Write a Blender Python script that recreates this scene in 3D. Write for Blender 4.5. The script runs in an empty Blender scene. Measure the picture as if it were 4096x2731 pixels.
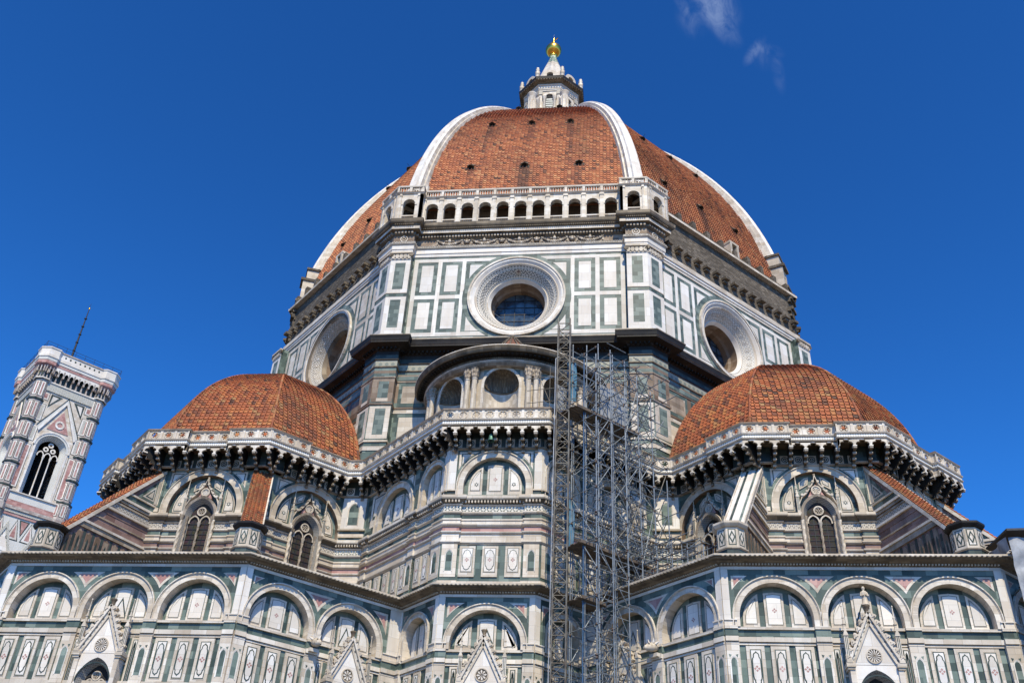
import bpy, math, random
from math import sin, cos, tan, pi, sqrt, radians, atan2
from mathutils import Vector, Matrix
random.seed(7)
C = 2 ** -.5
scene = bpy.context.scene
COL = scene.collection

# ---------------------------------------------------------------- camera, sky, sun, exposure
CAMP = (8.2927, -87.5225, 1.7)
YAW, PIT, ROL, FPX = -0.1349, 0.6044, 0.0558, 3840.0
cd = bpy.data.cameras.new('camera'); cam = bpy.data.objects.new('camera', cd); COL.objects.link(cam)
fw = Vector((sin(YAW) * cos(PIT), cos(YAW) * cos(PIT), sin(PIT)))
rt = Vector((cos(YAW), -sin(YAW), 0)); up = rt.cross(fw)
r2 = rt * cos(ROL) + up * sin(ROL); u2 = -rt * sin(ROL) + up * cos(ROL)
M = Matrix((r2, u2, -fw)).transposed().to_4x4(); M.translation = Vector(CAMP)
cam.matrix_world = M
cd.sensor_fit = 'HORIZONTAL'; cd.sensor_width = 36.0; cd.lens = FPX / 4096 * 36.0
cd.clip_start = .1; cd.clip_end = 5000
scene.camera = cam

SUN_AZ = 12.0     # degrees to the right of the view's -Y axis
SUN_EL = 51.0
w = bpy.data.worlds.new('World'); scene.world = w; w.use_nodes = True
nt = w.node_tree; N = nt.nodes; L = nt.links
for n in list(N): N.remove(n)
sky = N.new('ShaderNodeTexSky'); sky.sky_type = 'NISHITA'; sky.sun_disc = False
sky.sun_elevation = radians(SUN_EL); sky.sun_rotation = radians(180 - SUN_AZ)
sky.altitude = 300; sky.air_density = 1.0; sky.dust_density = 0.25; sky.ozone_density = 3.0
hs = N.new('ShaderNodeMix'); hs.data_type = 'RGBA'; hs.blend_type = 'MULTIPLY'; hs.inputs[0].default_value = 1; hs.inputs[7].default_value = (.20, .58, .78, 1)
gm = N.new('ShaderNodeGamma'); gm.inputs[1].default_value = 1.6; L.new(sky.outputs[0], gm.inputs[0]); L.new(gm.outputs[0], hs.inputs[6])
tc = N.new('ShaderNodeTexCoord')
def pix_dir(x, y):
    return (fw * FPX + r2 * (x - 2048) + u2 * (1365.5 - y)).normalized()
ax1 = (r2 * .50 - u2 * .866); ax2 = (r2 * .866 + u2 * .50)
def dotn(v):
    n = N.new('ShaderNodeVectorMath'); n.operation = 'DOT_PRODUCT'; n.inputs[1].default_value = v; L.new(tc.outputs['Generated'], n.inputs[0]); return n.outputs['Value']
def mth(o, *xs):
    n = N.new('ShaderNodeMath'); n.operation = o
    for i, x in enumerate(xs):
        if hasattr(x, 'is_linked'): L.new(x, n.inputs[i])
        else: n.inputs[i].default_value = x
    return n.outputs[0]
A1, A2 = dotn(ax1), dotn(ax2)
cv = N.new('ShaderNodeCombineXYZ'); L.new(mth('MULTIPLY', A1, 34.), cv.inputs[0]); L.new(mth('MULTIPLY', A2, 60.), cv.inputs[1])
nz = N.new('ShaderNodeTexNoise'); nz.inputs['Scale'].default_value = 1.; nz.inputs['Detail'].default_value = 7; nz.inputs['Roughness'].default_value = .62; nz.inputs['Distortion'].default_value = .5
L.new(cv.outputs[0], nz.inputs['Vector'])
acc = None
for (px, py, ang, la, lb, gain) in ((2742, 40, 5, 85, 20, .7), (2858, 20, 10, 110, 68, 1.3), (2885, 100, 14, 95, 40, .8), (2770, 80, 8, 70, 50, .4), (3018, 205, -65, 52, 24, .75), (3075, 203, 40, 55, 22, .65), (3108, 280, -14, 85, 22, .42), (3060, 225, 10, 60, 40, .22)):
    d = pix_dir(px, py); a_ = radians(60 - ang); e1 = (r2 * cos(a_) - u2 * sin(a_)); e2 = (r2 * sin(a_) + u2 * cos(a_))
    x_ = mth('MULTIPLY', mth('SUBTRACT', dotn(e1), e1.dot(d)), FPX / la); y_ = mth('MULTIPLY', mth('SUBTRACT', dotn(e2), e2.dot(d)), FPX / lb)
    q_ = mth('SQRT', mth('ADD', mth('MULTIPLY', x_, x_), mth('MULTIPLY', y_, y_)))
    mr = N.new('ShaderNodeMapRange'); mr.interpolation_type = 'SMOOTHSTEP'; mr.inputs[1].default_value = 0; mr.inputs[2].default_value = 1.3; mr.inputs[3].default_value = gain; mr.inputs[4].default_value = 0
    L.new(q_, mr.inputs[0]); acc = mr.outputs[0] if acc is None else mth('MAXIMUM', acc, mr.outputs[0])
# only the half of the sky that the wisps lie in
acc = mth('MULTIPLY', acc, mth('GREATER_THAN', dotn(pix_dir(2950, 150)), .5))
cr = N.new('ShaderNodeMapRange'); cr.interpolation_type = 'SMOOTHSTEP'; cr.inputs[1].default_value = .30; cr.inputs[2].default_value = .74
L.new(nz.outputs[0], cr.inputs[0])
mu = N.new('ShaderNodeMath'); mu.operation = 'MULTIPLY'; L.new(acc, mu.inputs[0]); L.new(cr.outputs[0], mu.inputs[1])
mu2 = N.new('ShaderNodeMath'); mu2.operation = 'MULTIPLY'; mu2.inputs[1].default_value = .42; L.new(mu.outputs[0], mu2.inputs[0])
mx = N.new('ShaderNodeMix'); mx.data_type = 'RGBA'; L.new(mu2.outputs[0], mx.inputs[0]); sx = N.new('ShaderNodeSeparateXYZ'); L.new(tc.outputs['Generated'], sx.inputs[0])
hz = N.new('ShaderNodeMapRange'); hz.interpolation_type = 'SMOOTHSTEP'; hz.inputs[1].default_value = .0; hz.inputs[2].default_value = .22; hz.inputs[3].default_value = 1; hz.inputs[4].default_value = 0; L.new(sx.outputs[2], hz.inputs[0])
hm = N.new('ShaderNodeMix'); hm.data_type = 'RGBA'; L.new(hz.outputs[0], hm.inputs[0]); L.new(hs.outputs[2], hm.inputs[6]); hm.inputs[7].default_value = (4.2, 4.3, 4.4, 1)
L.new(hm.outputs[2], mx.inputs[6]); mx.inputs[7].default_value = (4, 5, 7, 1)
bg = N.new('ShaderNodeBackground'); bg.inputs[1].default_value = .108
L.new(mx.outputs[2], bg.inputs[0])
wo = N.new('ShaderNodeOutputWorld'); L.new(bg.outputs[0], wo.inputs[0])

sl = bpy.data.lights.new('sun', 'SUN'); sl.energy = 5.0; sl.angle = radians(.53); sl.color = (1, .885, .64)
so = bpy.data.objects.new('sun', sl); COL.objects.link(so)
sd = Vector((sin(radians(SUN_AZ)) * cos(radians(SUN_EL)), -cos(radians(SUN_AZ)) * cos(radians(SUN_EL)), sin(radians(SUN_EL))))
so.rotation_euler = sd.to_track_quat('Z', 'Y').to_euler(); so.location = (60, -120, 150)
vs = scene.view_settings; vs.view_transform = 'Standard'; vs.look = 'None'; vs.exposure = 0.2; vs.gamma = 1.0; vs.use_curve_mapping = False
scene.cycles.max_bounces = 5; scene.cycles.diffuse_bounces = 3

# ---------------------------------------------------------------- materials
def mat(name):
    m = bpy.data.materials.new(name); m.use_nodes = True
    t = m.node_tree; b = t.nodes['Principled BSDF']
    return m, t, b
def nd(t, typ, **k):
    n = t.nodes.new(typ)
    for a, v in k.items(): setattr(n, a, v)
    return n
def mixc(t, f, a, b, bt='MIX'):
    m = nd(t, 'ShaderNodeMix', data_type='RGBA', blend_type=bt)
    for s, v in ((0, f), (6, a), (7, b)):
        if hasattr(v, 'is_linked'): t.links.new(v, m.inputs[s])
        else: m.inputs[s].default_value = v if s == 0 else (*v, 1)
    return m.outputs[2]
def noise(t, scale, detail=4, vec=None, rough=.6, sc=None):
    n = nd(t, 'ShaderNodeTexNoise'); n.inputs['Scale'].default_value = scale; n.inputs['Detail'].default_value = detail; n.inputs['Roughness'].default_value = rough
    if vec is not None:
        if sc:
            mp = nd(t, 'ShaderNodeMapping'); mp.inputs['Scale'].default_value = sc; t.links.new(vec, mp.inputs[0]); vec = mp.outputs[0]
        t.links.new(vec, n.inputs['Vector'])
    return n.outputs[0]
def rng(t, v, a, b, c=0., d=1.):
    m = nd(t, 'ShaderNodeMapRange'); m.inputs[1].default_value = a; m.inputs[2].default_value = b; m.inputs[3].default_value = c; m.inputs[4].default_value = d
    t.links.new(v, m.inputs[0]); return m.outputs[0]
def geo_pos(t): return nd(t, 'ShaderNodeNewGeometry').outputs['Position']
def bump(t, b, h, s=.3, dist=.03):
    n = nd(t, 'ShaderNodeBump'); n.inputs['Strength'].default_value = s; n.inputs['Distance'].default_value = dist
    t.links.new(h, n.inputs['Height']); t.links.new(n.outputs[0], b.inputs['Normal'])
def stone(name, c1, c2, bw, bh, c3=None, stain=(.30, .24, .17), samt=.5, lo=.5, hi=.8, rough=.55, mortar=.006, streak=True, mcol=None, pit=0.0):
    """cut stone: courses of slabs that differ in colour, with weathering in streaks"""
    m, t, b = mat(name)
    uv = nd(t, 'ShaderNodeUVMap'); uv.uv_map = 'UVMap'
    br = nd(t, 'ShaderNodeTexBrick'); t.links.new(uv.outputs[0], br.inputs['Vector'])
    br.inputs['Color1'].default_value = (0, 0, 0, 1); br.inputs['Color2'].default_value = (1, 1, 1, 1); br.inputs['Mortar'].default_value = (.5, .5, .5, 1)
    br.inputs['Scale'].default_value = 1; br.inputs['Brick Width'].default_value = bw; br.inputs['Row Height'].default_value = bh
    br.inputs['Mortar Size'].default_value = mortar; br.inputs['Mortar Smooth'].default_value = .2; br.offset = .43
    rmp = nd(t, 'ShaderNodeValToRGB'); e = rmp.color_ramp.elements
    e[0].position = .0; e[0].color = (*c1, 1); e[1].position = 1.0; e[1].color = (*c2, 1)
    if c3: x = e.new(.55); x.color = (*c3, 1)
    t.links.new(br.outputs['Color'], rmp.inputs[0])
    pos = geo_pos(t)
    col = rmp.outputs[0]
    vein = noise(t, 1.3, 7, pos, .7)
    col = mixc(t, rng(t, vein, .35, .75, 0, .35), col, tuple(x * .72 for x in c1))
    st = noise(t, .55 if streak else .35, 6, pos, .65, (1.6, 1.6, .28) if streak else None)
    col = mixc(t, rng(t, st, lo, hi, 0, samt), col, stain)
    mf = nd(t, 'ShaderNodeMath', operation='MULTIPLY'); mf.inputs[1].default_value = .55; t.links.new(br.outputs['Fac'], mf.inputs[0])
    col = mixc(t, mf.outputs[0], col, mcol or tuple(x * .45 for x in c1))
    at = nd(t, 'ShaderNodeAttribute'); at.attribute_name = 'rnd'
    v = nd(t, 'ShaderNodeVectorMath', operation='SCALE'); t.links.new(col, v.inputs[0]); t.links.new(rng(t, at.outputs['Fac'], 0, 1, .82, 1.05), v.inputs['Scale']); col = v.outputs[0]
    t.links.new(col, b.inputs['Base Color']); b.inputs['Roughness'].default_value = rough
    b.inputs['Specular IOR Level'].default_value = .22
    bump(t, b, noise(t, 9, 5, pos), .25 + pit, .012 + pit * .05)
    return m
MT = {}
MT['white'] = stone('pale_marble', (.54, .46, .365), (.76, .71, .635), .95, .42, (.68, .61, .52), stain=(.31, .23, .15), samt=.65, lo=.45, hi=.82, mortar=.012)
MT['white2'] = stone('clean_marble', (.66, .60, .53), (.80, .775, .74), 1.5, .85, (.74, .69, .62), stain=(.44, .33, .22), samt=.5, lo=.50, hi=.85, mortar=.009)
MT['cream'] = stone('warm_marble', (.46, .39, .30), (.68, .60, .50), .7, .4, (.58, .50, .40), stain=(.25, .19, .13), samt=.5, lo=.48, hi=.8)
MT['green'] = stone('green_serpentine', (.04, .06, .052), (.235, .29, .25), .62, .42, (.125, .17, .147), stain=(.24, .24, .20), samt=.25, mortar=.004, rough=.45)
MT['lgreen'] = stone('pale_green_serpentine', (.065, .09, .08), (.235, .28, .245), .62, .4, (.14, .18, .16), stain=(.10, .11, .10), samt=.3, mortar=.004, rough=.45)
MT['dgreen'] = stone('dark_serpentine', (.025, .036, .034), (.075, .10, .09), .5, .42, stain=(.12, .11, .09), samt=.3, mortar=.004, rough=.45)
MT['line'] = stone('inlay_green', (.03, .05, .045), (.07, .1, .09), 2.3, 1.7, samt=.2, mortar=.003)
MT['pink'] = stone('pink_marble', (.34, .165, .145), (.54, .34, .305), .75, .36, (.44, .25, .225), stain=(.30, .2, .16), samt=.3, mortar=.004)
MT['old'] = stone('weathered_stone', (.125, .095, .062), (.28, .22, .15), 1.1, .5, (.19, .145, .097), stain=(.05, .042, .035), samt=.8, lo=.44, hi=.7, pit=.2)
MT['upold'] = stone('sooted_marble', (.25, .195, .14), (.50, .425, .34), .9, .4, (.38, .31, .235), stain=(.08, .062, .045), samt=.8, lo=.46, hi=.72, pit=.1)
MT['dark'] = stone('black_crust_and_shade', (.018, .015, .013), (.042, .036, .03), 1.2, .5, stain=(.018, .016, .015), samt=.9, lo=.4, hi=.65, pit=.2)  # black crust on cornices, and the painted shade of the corbel sides
MT['brown'] = stone('brown_stained_marble', (.17, .115, .075), (.36, .285, .215), .8, .5, (.25, .18, .13), stain=(.12, .085, .06), samt=.7, lo=.45, hi=.7)
MT['pinkw'] = stone('sooted_pink_marble', (.17, .10, .082), (.33, .22, .19), .8, .36, stain=(.09, .065, .055), samt=.6, lo=.45, hi=.72)
MT['rough'] = stone('rubble_stone', (.10, .082, .062), (.25, .21, .165), .42, .2, (.17, .14, .108), stain=(.05, .04, .032), samt=.7, lo=.42, hi=.7, rough=.9, mortar=.02, streak=False, pit=.8)
MT['tower'] = stone('tower_marble', (.34, .245, .22), (.62, .57, .52), .55, .3, (.52, .465, .415), stain=(.26, .24, .21), samt=.6, lo=.42, hi=.75, mortar=.02)
def tile_mat(name, cols, hi, dark=.55):
    m, t, b = mat(name)
    at = nd(t, 'ShaderNodeAttribute'); at.attribute_name = 'rnd'
    rmp = nd(t, 'ShaderNodeValToRGB'); e = rmp.color_ramp.elements
    e[0].position = 0; e[0].color = (*cols[0], 1); e[1].position = 1; e[1].color = (*cols[-1], 1)
    for i in range(1, len(cols) - 1): x = e.new(i / (len(cols) - 1)); x.color = (*cols[i], 1)
    t.links.new(at.outputs['Fac'], rmp.inputs[0])
    pos = geo_pos(t)
    n1 = noise(t, .32, 6, pos, .65, (1, 1, .5)); n2 = noise(t, 3.5, 5, pos, .7); n3 = noise(t, 1.1, 4, pos, .6)
    col = mixc(t, rng(t, n1, .47, .72, 0, dark), rmp.outputs[0], (.075, .038, .026))
    col = mixc(t, rng(t, n2, .5, .85, 0, .55), col, (.11, .075, .05))
    col = mixc(t, rng(t, n3, .56, .8, 0, .45), col, hi)
    t.links.new(col, b.inputs['Base Color']); b.inputs['Roughness'].default_value = .8
    bump(t, b, n2, .3, .02)
    return m
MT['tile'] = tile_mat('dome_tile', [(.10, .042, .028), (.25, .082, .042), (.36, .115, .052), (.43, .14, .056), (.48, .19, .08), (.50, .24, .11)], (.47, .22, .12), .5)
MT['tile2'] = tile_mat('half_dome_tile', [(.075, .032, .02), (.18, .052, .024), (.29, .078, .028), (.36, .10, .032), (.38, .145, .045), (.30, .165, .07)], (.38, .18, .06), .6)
def plain(name, c, rough=.6, metal=0., n=.0, c2=None, ns=3.):
    m, t, b = mat(name); b.inputs['Roughness'].default_value = rough; b.inputs['Metallic'].default_value = metal
    pos = geo_pos(t)
    f = rng(t, noise(t, ns, 5, pos), .38, .68)
    t.links.new(mixc(t, f, c, c2 or tuple(x * .6 for x in c)), b.inputs['Base Color'])
    if n: bump(t, b, noise(t, ns * 3, 4, pos), n, .02)
    return m
MT['hole'] = plain('dark_interior', (.012, .011, .011), .9, c2=(.022, .02, .018))
MT['gold'] = plain('gilt_copper', (.95, .50, .08), .26, 1., .05, (.82, .40, .06))
MT['verd'] = plain('green_copper', (.28, .42, .34), .6, .2, .1, (.4, .44, .38))
MT['steel'] = plain('galvanised_tube', (.24, .265, .285), .45, .25, 0, (.11, .125, .14), 2.)
MT['rusty'] = plain('mast_steel', (.16, .15, .125), .5, .2, 0, (.085, .06, .04), 2.)
MT['coupler'] = plain('coupler_steel', (.10, .065, .05), .6, .4)
MT['blue'] = plain('blue_netting', (.04, .13, .24), .8, 0, 0, (.07, .19, .27), 6.)
MT['bluetube'] = plain('blue_painted_tube', (.04, .10, .19), .5, .1, 0, (.03, .06, .11))
MT['plank'] = plain('scaffold_plank', (.13, .10, .075), .8, 0, .2, (.07, .055, .045))
MT['greysheet'] = plain('grey_sheet', (.30, .31, .32), .7, 0, .1, (.2, .21, .22), 1.5)
MT['tarp'] = plain('white_tarpaulin', (.36, .37, .39), .6, 0, .6, (.15, .16, .18), 1.4)
MT['roofing'] = plain('black_roof_sheet', (.035, .037, .042), .5, .2)
MT['bronze'] = plain('bell_bronze', (.10, .22, .18), .55, .5)
MT['iron'] = plain('black_iron', (.03, .03, .032), .5, .5)
MT['paving'] = stone('paving_stone', (.12, .115, .105), (.20, .19, .175), 1.1, .6, samt=.3, streak=False)
MT['plant'] = plain('wall_weeds', (.05, .08, .02), .8, 0, .3, (.09, .11, .03))
# dark glass with leading
def glass_mat():
    m, t, b = mat('window_glass'); pos = geo_pos(t)
    f = rng(t, noise(t, 1.2, 3, pos), .4, .65)
    t.links.new(mixc(t, f, (.02, .03, .045), (.06, .09, .12)), b.inputs['Base Color'])
    b.inputs['Roughness'].default_value = .12; bump(t, b, noise(t, 2.5, 2, pos), .3, .05)
    return m
MT['glass'] = glass_mat()
def lead_mat():
    m, t, b = mat('stained_glass'); uv = nd(t, 'ShaderNodeUVMap'); uv.uv_map = 'UVMap'
    v = nd(t, 'ShaderNodeTexVoronoi'); v.inputs['Scale'].default_value = 5; t.links.new(uv.outputs[0], v.inputs['Vector'])
    t.links.new(mixc(t, .985, v.outputs['Color'], (.035, .026, .022)), b.inputs['Base Color'])
    b.inputs['Roughness'].default_value = .7; b.inputs['Specular IOR Level'].default_value = .1
    return m
MT['stained'] = lead_mat()
# inlaid friezes: small dark figures on pale marble, laid out in metres
def frieze_mat(name, period, pale, dark, kind):
    m, t, b = mat(name); uv = nd(t, 'ShaderNodeUVMap'); uv.uv_map = 'UVMap'
    s = nd(t, 'ShaderNodeSeparateXYZ'); t.links.new(uv.outputs[0], s.inputs[0])
    def wave(sock, p, ph=0.):
        a = nd(t, 'ShaderNodeMath', operation='MULTIPLY_ADD'); a.inputs[1].default_value = 2 * pi / p; a.inputs[2].default_value = ph; t.links.new(sock, a.inputs[0])
        c = nd(t, 'ShaderNodeMath', operation='SINE'); t.links.new(a.outputs[0], c.inputs[0]); return c.outputs[0]
    def op(o, a, c2):
        n = nd(t, 'ShaderNodeMath', operation=o)
        for i, x in enumerate((a, c2)):
            if hasattr(x, 'is_linked'): t.links.new(x, n.inputs[i])
            else: n.inputs[i].default_value = x
        return n.outputs[0]
    a = wave(s.outputs[0], period); c2 = wave(s.outputs[1], period)
    if kind == 'star':
        h = op('ADD', op('MULTIPLY', a, c2), op('MULTIPLY', wave(s.outputs[0], period / 2), wave(s.outputs[1], period / 3)))
        f = op('GREATER_THAN', op('ABSOLUTE', h, 0), .5)
    elif kind == 'diaper':
        f = op('GREATER_THAN', op('ADD', a, c2), .55)
    else:
        h = op('ADD', op('MULTIPLY', a, wave(s.outputs[1], period * .8, 1.)), op('MULTIPLY', wave(s.outputs[0], period * .45, .7), c2))
        f = op('GREATER_THAN', h, .12)
    pos = geo_pos(t)
    st = rng(t, noise(t, .6, 5, pos, .6, (1.5, 1.5, .4)), .48, .8, 0, .5)
    col = mixc(t, st, mixc(t, f, pale, dark), tuple(x * .45 for x in pale))
    t.links.new(col, b.inputs['Base Color']); b.inputs['Roughness'].default_value = .6
    return m
MT['frieze'] = frieze_mat('star_frieze', .42, (.70, .66, .58), (.10, .12, .10), 'star')
MT['frieze2'] = frieze_mat('diaper_frieze', .16, (.74, .71, .66), (.16, .2, .19), 'diaper')
MT['scroll'] = frieze_mat('scroll_inlay', .34, (.54, .50, .44), (.10, .105, .10), 'scroll')
MT['check'] = frieze_mat('check_inlay', .24, (.56, .53, .47), (.10, .105, .10), 'diaper')
MT['worn'] = frieze_mat('worn_diaper', .5, (.30, .29, .22), (.16, .18, .15), 'diaper')
MT['carved'] = frieze_mat('carved_relief', .3, (.46, .42, .36), (.17, .15, .125), 'scroll')
MT['carved2'] = frieze_mat('pale_relief', .3, (.56, .53, .48), (.30, .285, .26), 'scroll')
MT['reveal'] = frieze_mat('carved_reveal', .11, (.30, .28, .25), (.13, .125, .12), 'diaper')

# ---------------------------------------------------------------- mesh building
class Frame:
    """wall plane: u along the wall, z up, d outwards"""
    def __init__(s, o, t):
        s.o = Vector((o[0], o[1], 0)); s.t = Vector((t[0], t[1], 0)).normalized(); s.n = Vector((s.t.y, -s.t.x, 0))
    def P(s, u, z, d=0.):
        v = s.o + s.t * u + s.n * d; v.z += z; return v
class MB:
    unit, base = 1.0, Vector((0, 0, 0))      # size of the drawing unit in metres and where its origin stands
    def __init__(s): s.v = []; s.f = []; s.m = []; s.r = []; s.s = []; s.mats = []; s.uv = {}
    def face(s, pts, m, r=None, smooth=False):
        if m not in s.mats: s.mats.append(m)
        i = len(s.v); s.v.extend(pts); s.f.append(tuple(range(i, i + len(pts)))); s.m.append(s.mats.index(m))
        s.r.append(random.random() if r is None else r); s.s.append(smooth)
    def grid(s, rows, m, closed=False, smooth=True):
        """rows of shared points -> smooth quads"""
        if m not in s.mats: s.mats.append(m)
        k = s.mats.index(m); i0 = len(s.v); n = len(rows[0])
        for r in rows: s.v.extend(r)
        rr = random.random()
        for j in range(len(rows) - 1):
            for i in range(n if closed else n - 1):
                a = i0 + j * n + i; b = i0 + j * n + (i + 1) % n
                s.f.append((a, b, b + n, a + n)); s.m.append(k); s.r.append(rr); s.s.append(smooth)
    def prism(s, fr, pts, d0, d1, m, side=None):
        side = side or m
        s.face([fr.P(u, z, d1) for u, z in pts], m)
        n = len(pts)
        for i in range(n):
            (a, b), (c, d) = pts[i], pts[(i + 1) % n]
            s.face([fr.P(a, b, d0), fr.P(c, d, d0), fr.P(c, d, d1), fr.P(a, b, d1)], side)
    def box(s, fr, u0, u1, z0, z1, d0, d1, m, side=None):
        s.prism(fr, [(u0, z0), (u1, z0), (u1, z1), (u0, z1)], d0, d1, m, side)
    def hbox(s, fr, u0, u1, z0, z1, d0, d1, m):
        s.box(fr, u0, u1, z0, z1, d0, d1, m)
        s.face([fr.P(u1, z0, d0), fr.P(u0, z0, d0), fr.P(u0, z1, d0), fr.P(u1, z1, d0)], m)
    def ring(s, fr, cu, cz, r0, r1, d0, d1, m, a0=0., a1=180., n=28, inner=None, stilt=0.):
        A = [radians(a0 + (a1 - a0) * i / n) for i in range(n + 1)]
        p = [(cu + cos(a) * r1, cz + sin(a) * r1) for a in A]; q = [(cu + cos(a) * r0, cz + sin(a) * r0) for a in A]
        if stilt: p = [(cu + r1, cz - stilt)] + p + [(cu - r1, cz - stilt)]; q = [(cu + r0, cz - stilt)] + q + [(cu - r0, cz - stilt)]
        for i in range(len(p) - 1):
            s.face([fr.P(*p[i], d1), fr.P(*p[i + 1], d1), fr.P(*q[i + 1], d1), fr.P(*q[i], d1)], m)
            s.face([fr.P(*p[i], d0), fr.P(*p[i + 1], d0), fr.P(*p[i + 1], d1), fr.P(*p[i], d1)], m)
            s.face([fr.P(*q[i + 1], d0), fr.P(*q[i], d0), fr.P(*q[i], d1), fr.P(*q[i + 1], d1)], inner or m)
    def spandrel(s, fr, u0, u1, z0, z1, cu, cz, r, d, m, n=28, pointed=0.):
        """wall rectangle pierced by a (stilted) arch that opens at z0"""
        arc = arch_pts(cu, z0, cz, r, n, pointed)     # from right foot over the top to the left foot
        if u1 > cu + r + 1e-4: s.face([fr.P(cu + r, z0, d), fr.P(u1, z0, d), fr.P(u1, z1, d), fr.P(cu + r, z1, d)], m, .6)
        if u0 < cu - r - 1e-4: s.face([fr.P(u0, z0, d), fr.P(cu - r, z0, d), fr.P(cu - r, z1, d), fr.P(u0, z1, d)], m, .6)
        for a, b in zip(arc, arc[1:]):
            if abs(a[0] - b[0]) < 1e-5: continue
            s.face([fr.P(b[0], b[1], d), fr.P(a[0], a[1], d), fr.P(a[0], z1, d), fr.P(b[0], z1, d)], m, .6)
    def reveal(s, fr, arc, d0, d1, m):
        for a, b in zip(arc, arc[1:]):
            s.face([fr.P(*b, d0), fr.P(*a, d0), fr.P(*a, d1), fr.P(*b, d1)], m, .6)
    def nest(s, fr, pts, d, layers):
        """plates laid on plates: (inset, material, rise)"""
        base = d - .02
        for ins, m, h in layers:
            q = inset(pts, ins) if ins else pts
            s.prism(fr, q, base, d + h, m); base = d
    def tube(s, p0, p1, r, m, n=5, r1=None, smooth=True):
        p0 = Vector(p0); p1 = Vector(p1); ax = (p1 - p0).normalized()
        a = ax.orthogonal().normalized(); b = ax.cross(a); r1 = r if r1 is None else r1
        s.grid([[p + (a * cos(2 * pi * i / n) + b * sin(2 * pi * i / n)) * q for i in range(n)] for p, q in ((p0, r), (p1, r1))], m, True, smooth)
    def lathe(s, c, prof, m, n=16, a0=0., a1=360., smooth=True, rot=0.):
        full = abs(a1 - a0) >= 359.9; k = n if full else n + 1
        s.grid([[Vector((c[0] + r * cos(radians(rot + a0 + (a1 - a0) * i / n)), c[1] + r * sin(radians(rot + a0 + (a1 - a0) * i / n)), z)) for i in range(k)] for r, z in prof], m, full, smooth)
    def sweep(s, path, prof, mats, closed=False, caps=True):
        """profile (d, z) carried along a plan path with mitred corners; travelling left to right seen from outside"""
        n = len(path); P2 = [Vector((p[0], p[1])) for p in path]
        def nrm(i, j):
            e = (P2[j % n] - P2[i % n]).normalized(); return Vector((e.y, -e.x))
        off = []
        for i in range(n):
            if closed or 0 < i < n - 1: a, b = nrm(i - 1, i), nrm(i, i + 1)
            elif i == 0: a = b = nrm(0, 1)
            else: a = b = nrm(n - 2, n - 1)
            k = a + b; q = max(k.dot(a), .25); off.append(k / q)
        def pt(i, d, z): v = P2[i % n] + off[i % n] * d; return Vector((v.x, v.y, z))
        for j in range(len(prof) - 1):
            m = mats if isinstance(mats, str) else mats[j]
            if m is None: continue
            for i in range(n if closed else n - 1):
                s.face([pt(i, *prof[j]), pt((i + 1) % n, *prof[j]), pt((i + 1) % n, *prof[j + 1]), pt(i, *prof[j + 1])], m)
        if caps and not closed:
            for i, sg in ((0, 1), (n - 1, -1)):
                for j in range(len(prof) - 1):
                    m = mats if isinstance(mats, str) else mats[j]
                    if m is None or abs(prof[j][1] - prof[j + 1][1]) < 1e-4: continue
                    q = [pt(i, -.9, prof[j][1]), pt(i, *prof[j]), pt(i, *prof[j + 1]), pt(i, -.9, prof[j + 1][1])]
                    s.face(q if sg > 0 else q[::-1], m)
    def build(s, name, parent=None, label=None):
        me = bpy.data.meshes.new(name)
        me.from_pydata([tuple(Vector(v) * MB.unit + MB.base) for v in s.v], [], s.f); me.update()
        for k in s.mats: me.materials.append(MT[k])
        me.polygons.foreach_set('material_index', s.m); me.polygons.foreach_set('use_smooth', s.s)
        uvl = me.uv_layers.new(name='UVMap'); uv = []
        for p in me.polygons:
            if p.index in s.uv:
                for q in s.uv[p.index]: uv += q
                continue
            n = p.normal
            h = sqrt(n.x * n.x + n.y * n.y)
            if h > .35:
                tx, ty = -n.y / h, n.x / h
                for vi in p.vertices:
                    v = s.v[vi]; uv += [v[0] * tx + v[1] * ty, v[2]]
            else:
                for vi in p.vertices:
                    v = s.v[vi]; uv += [v[0], v[1]]
        uvl.data.foreach_set('uv', uv)
        at = me.attributes.new('rnd', 'FLOAT', 'FACE'); at.data.foreach_set('value', s.r)
        o = bpy.data.objects.new(name, me); COL.objects.link(o)
        if parent: o.parent = parent
        if label: o['label'] = label
        return o
def inset(pts, t):
    n = len(pts); o = []
    ar = sum(pts[i][0] * pts[(i + 1) % n][1] - pts[(i + 1) % n][0] * pts[i][1] for i in range(n))
    sg = 1 if ar > 0 else -1
    for i in range(n):
        a, b, c = Vector(pts[i - 1]), Vector(pts[i]), Vector(pts[(i + 1) % n])
        e = (b - a).normalized(); f = (c - b).normalized()
        k = Vector((-e.y, e.x)) * sg + Vector((-f.y, f.x)) * sg
        q = k.dot(Vector((-e.y, e.x)) * sg)
        k = k / max(q, .3); v = b + k * t; o.append((v.x, v.y))
    return o
def arch_pts(cu, z0, cz, r, n=24, pointed=0.):
    """right foot -> crown -> left foot; pointed>0 shifts the two centres apart"""
    if pointed <= 0: a = [(cu + cos(pi * i / n) * r, cz + sin(pi * i / n) * r) for i in range(n + 1)]
    else:
        R = r + pointed; amax = math.acos(pointed / R); h = n // 2
        a = [(cu - pointed + cos(amax * i / h) * R, cz + sin(amax * i / h) * R) for i in range(h + 1)]
        a += [(2 * cu - x, z) for x, z in a[-2::-1]]
    return ([(cu + r, z0)] if z0 < cz else []) + a + ([(cu - r, z0)] if z0 < cz else [])
def empty(name, loc, label, cat, group=None):
    o = bpy.data.objects.new(name, None); COL.objects.link(o); o.location = loc
    o['label'] = label; o['category'] = cat
    if group: o['group'] = group
    return o
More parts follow.
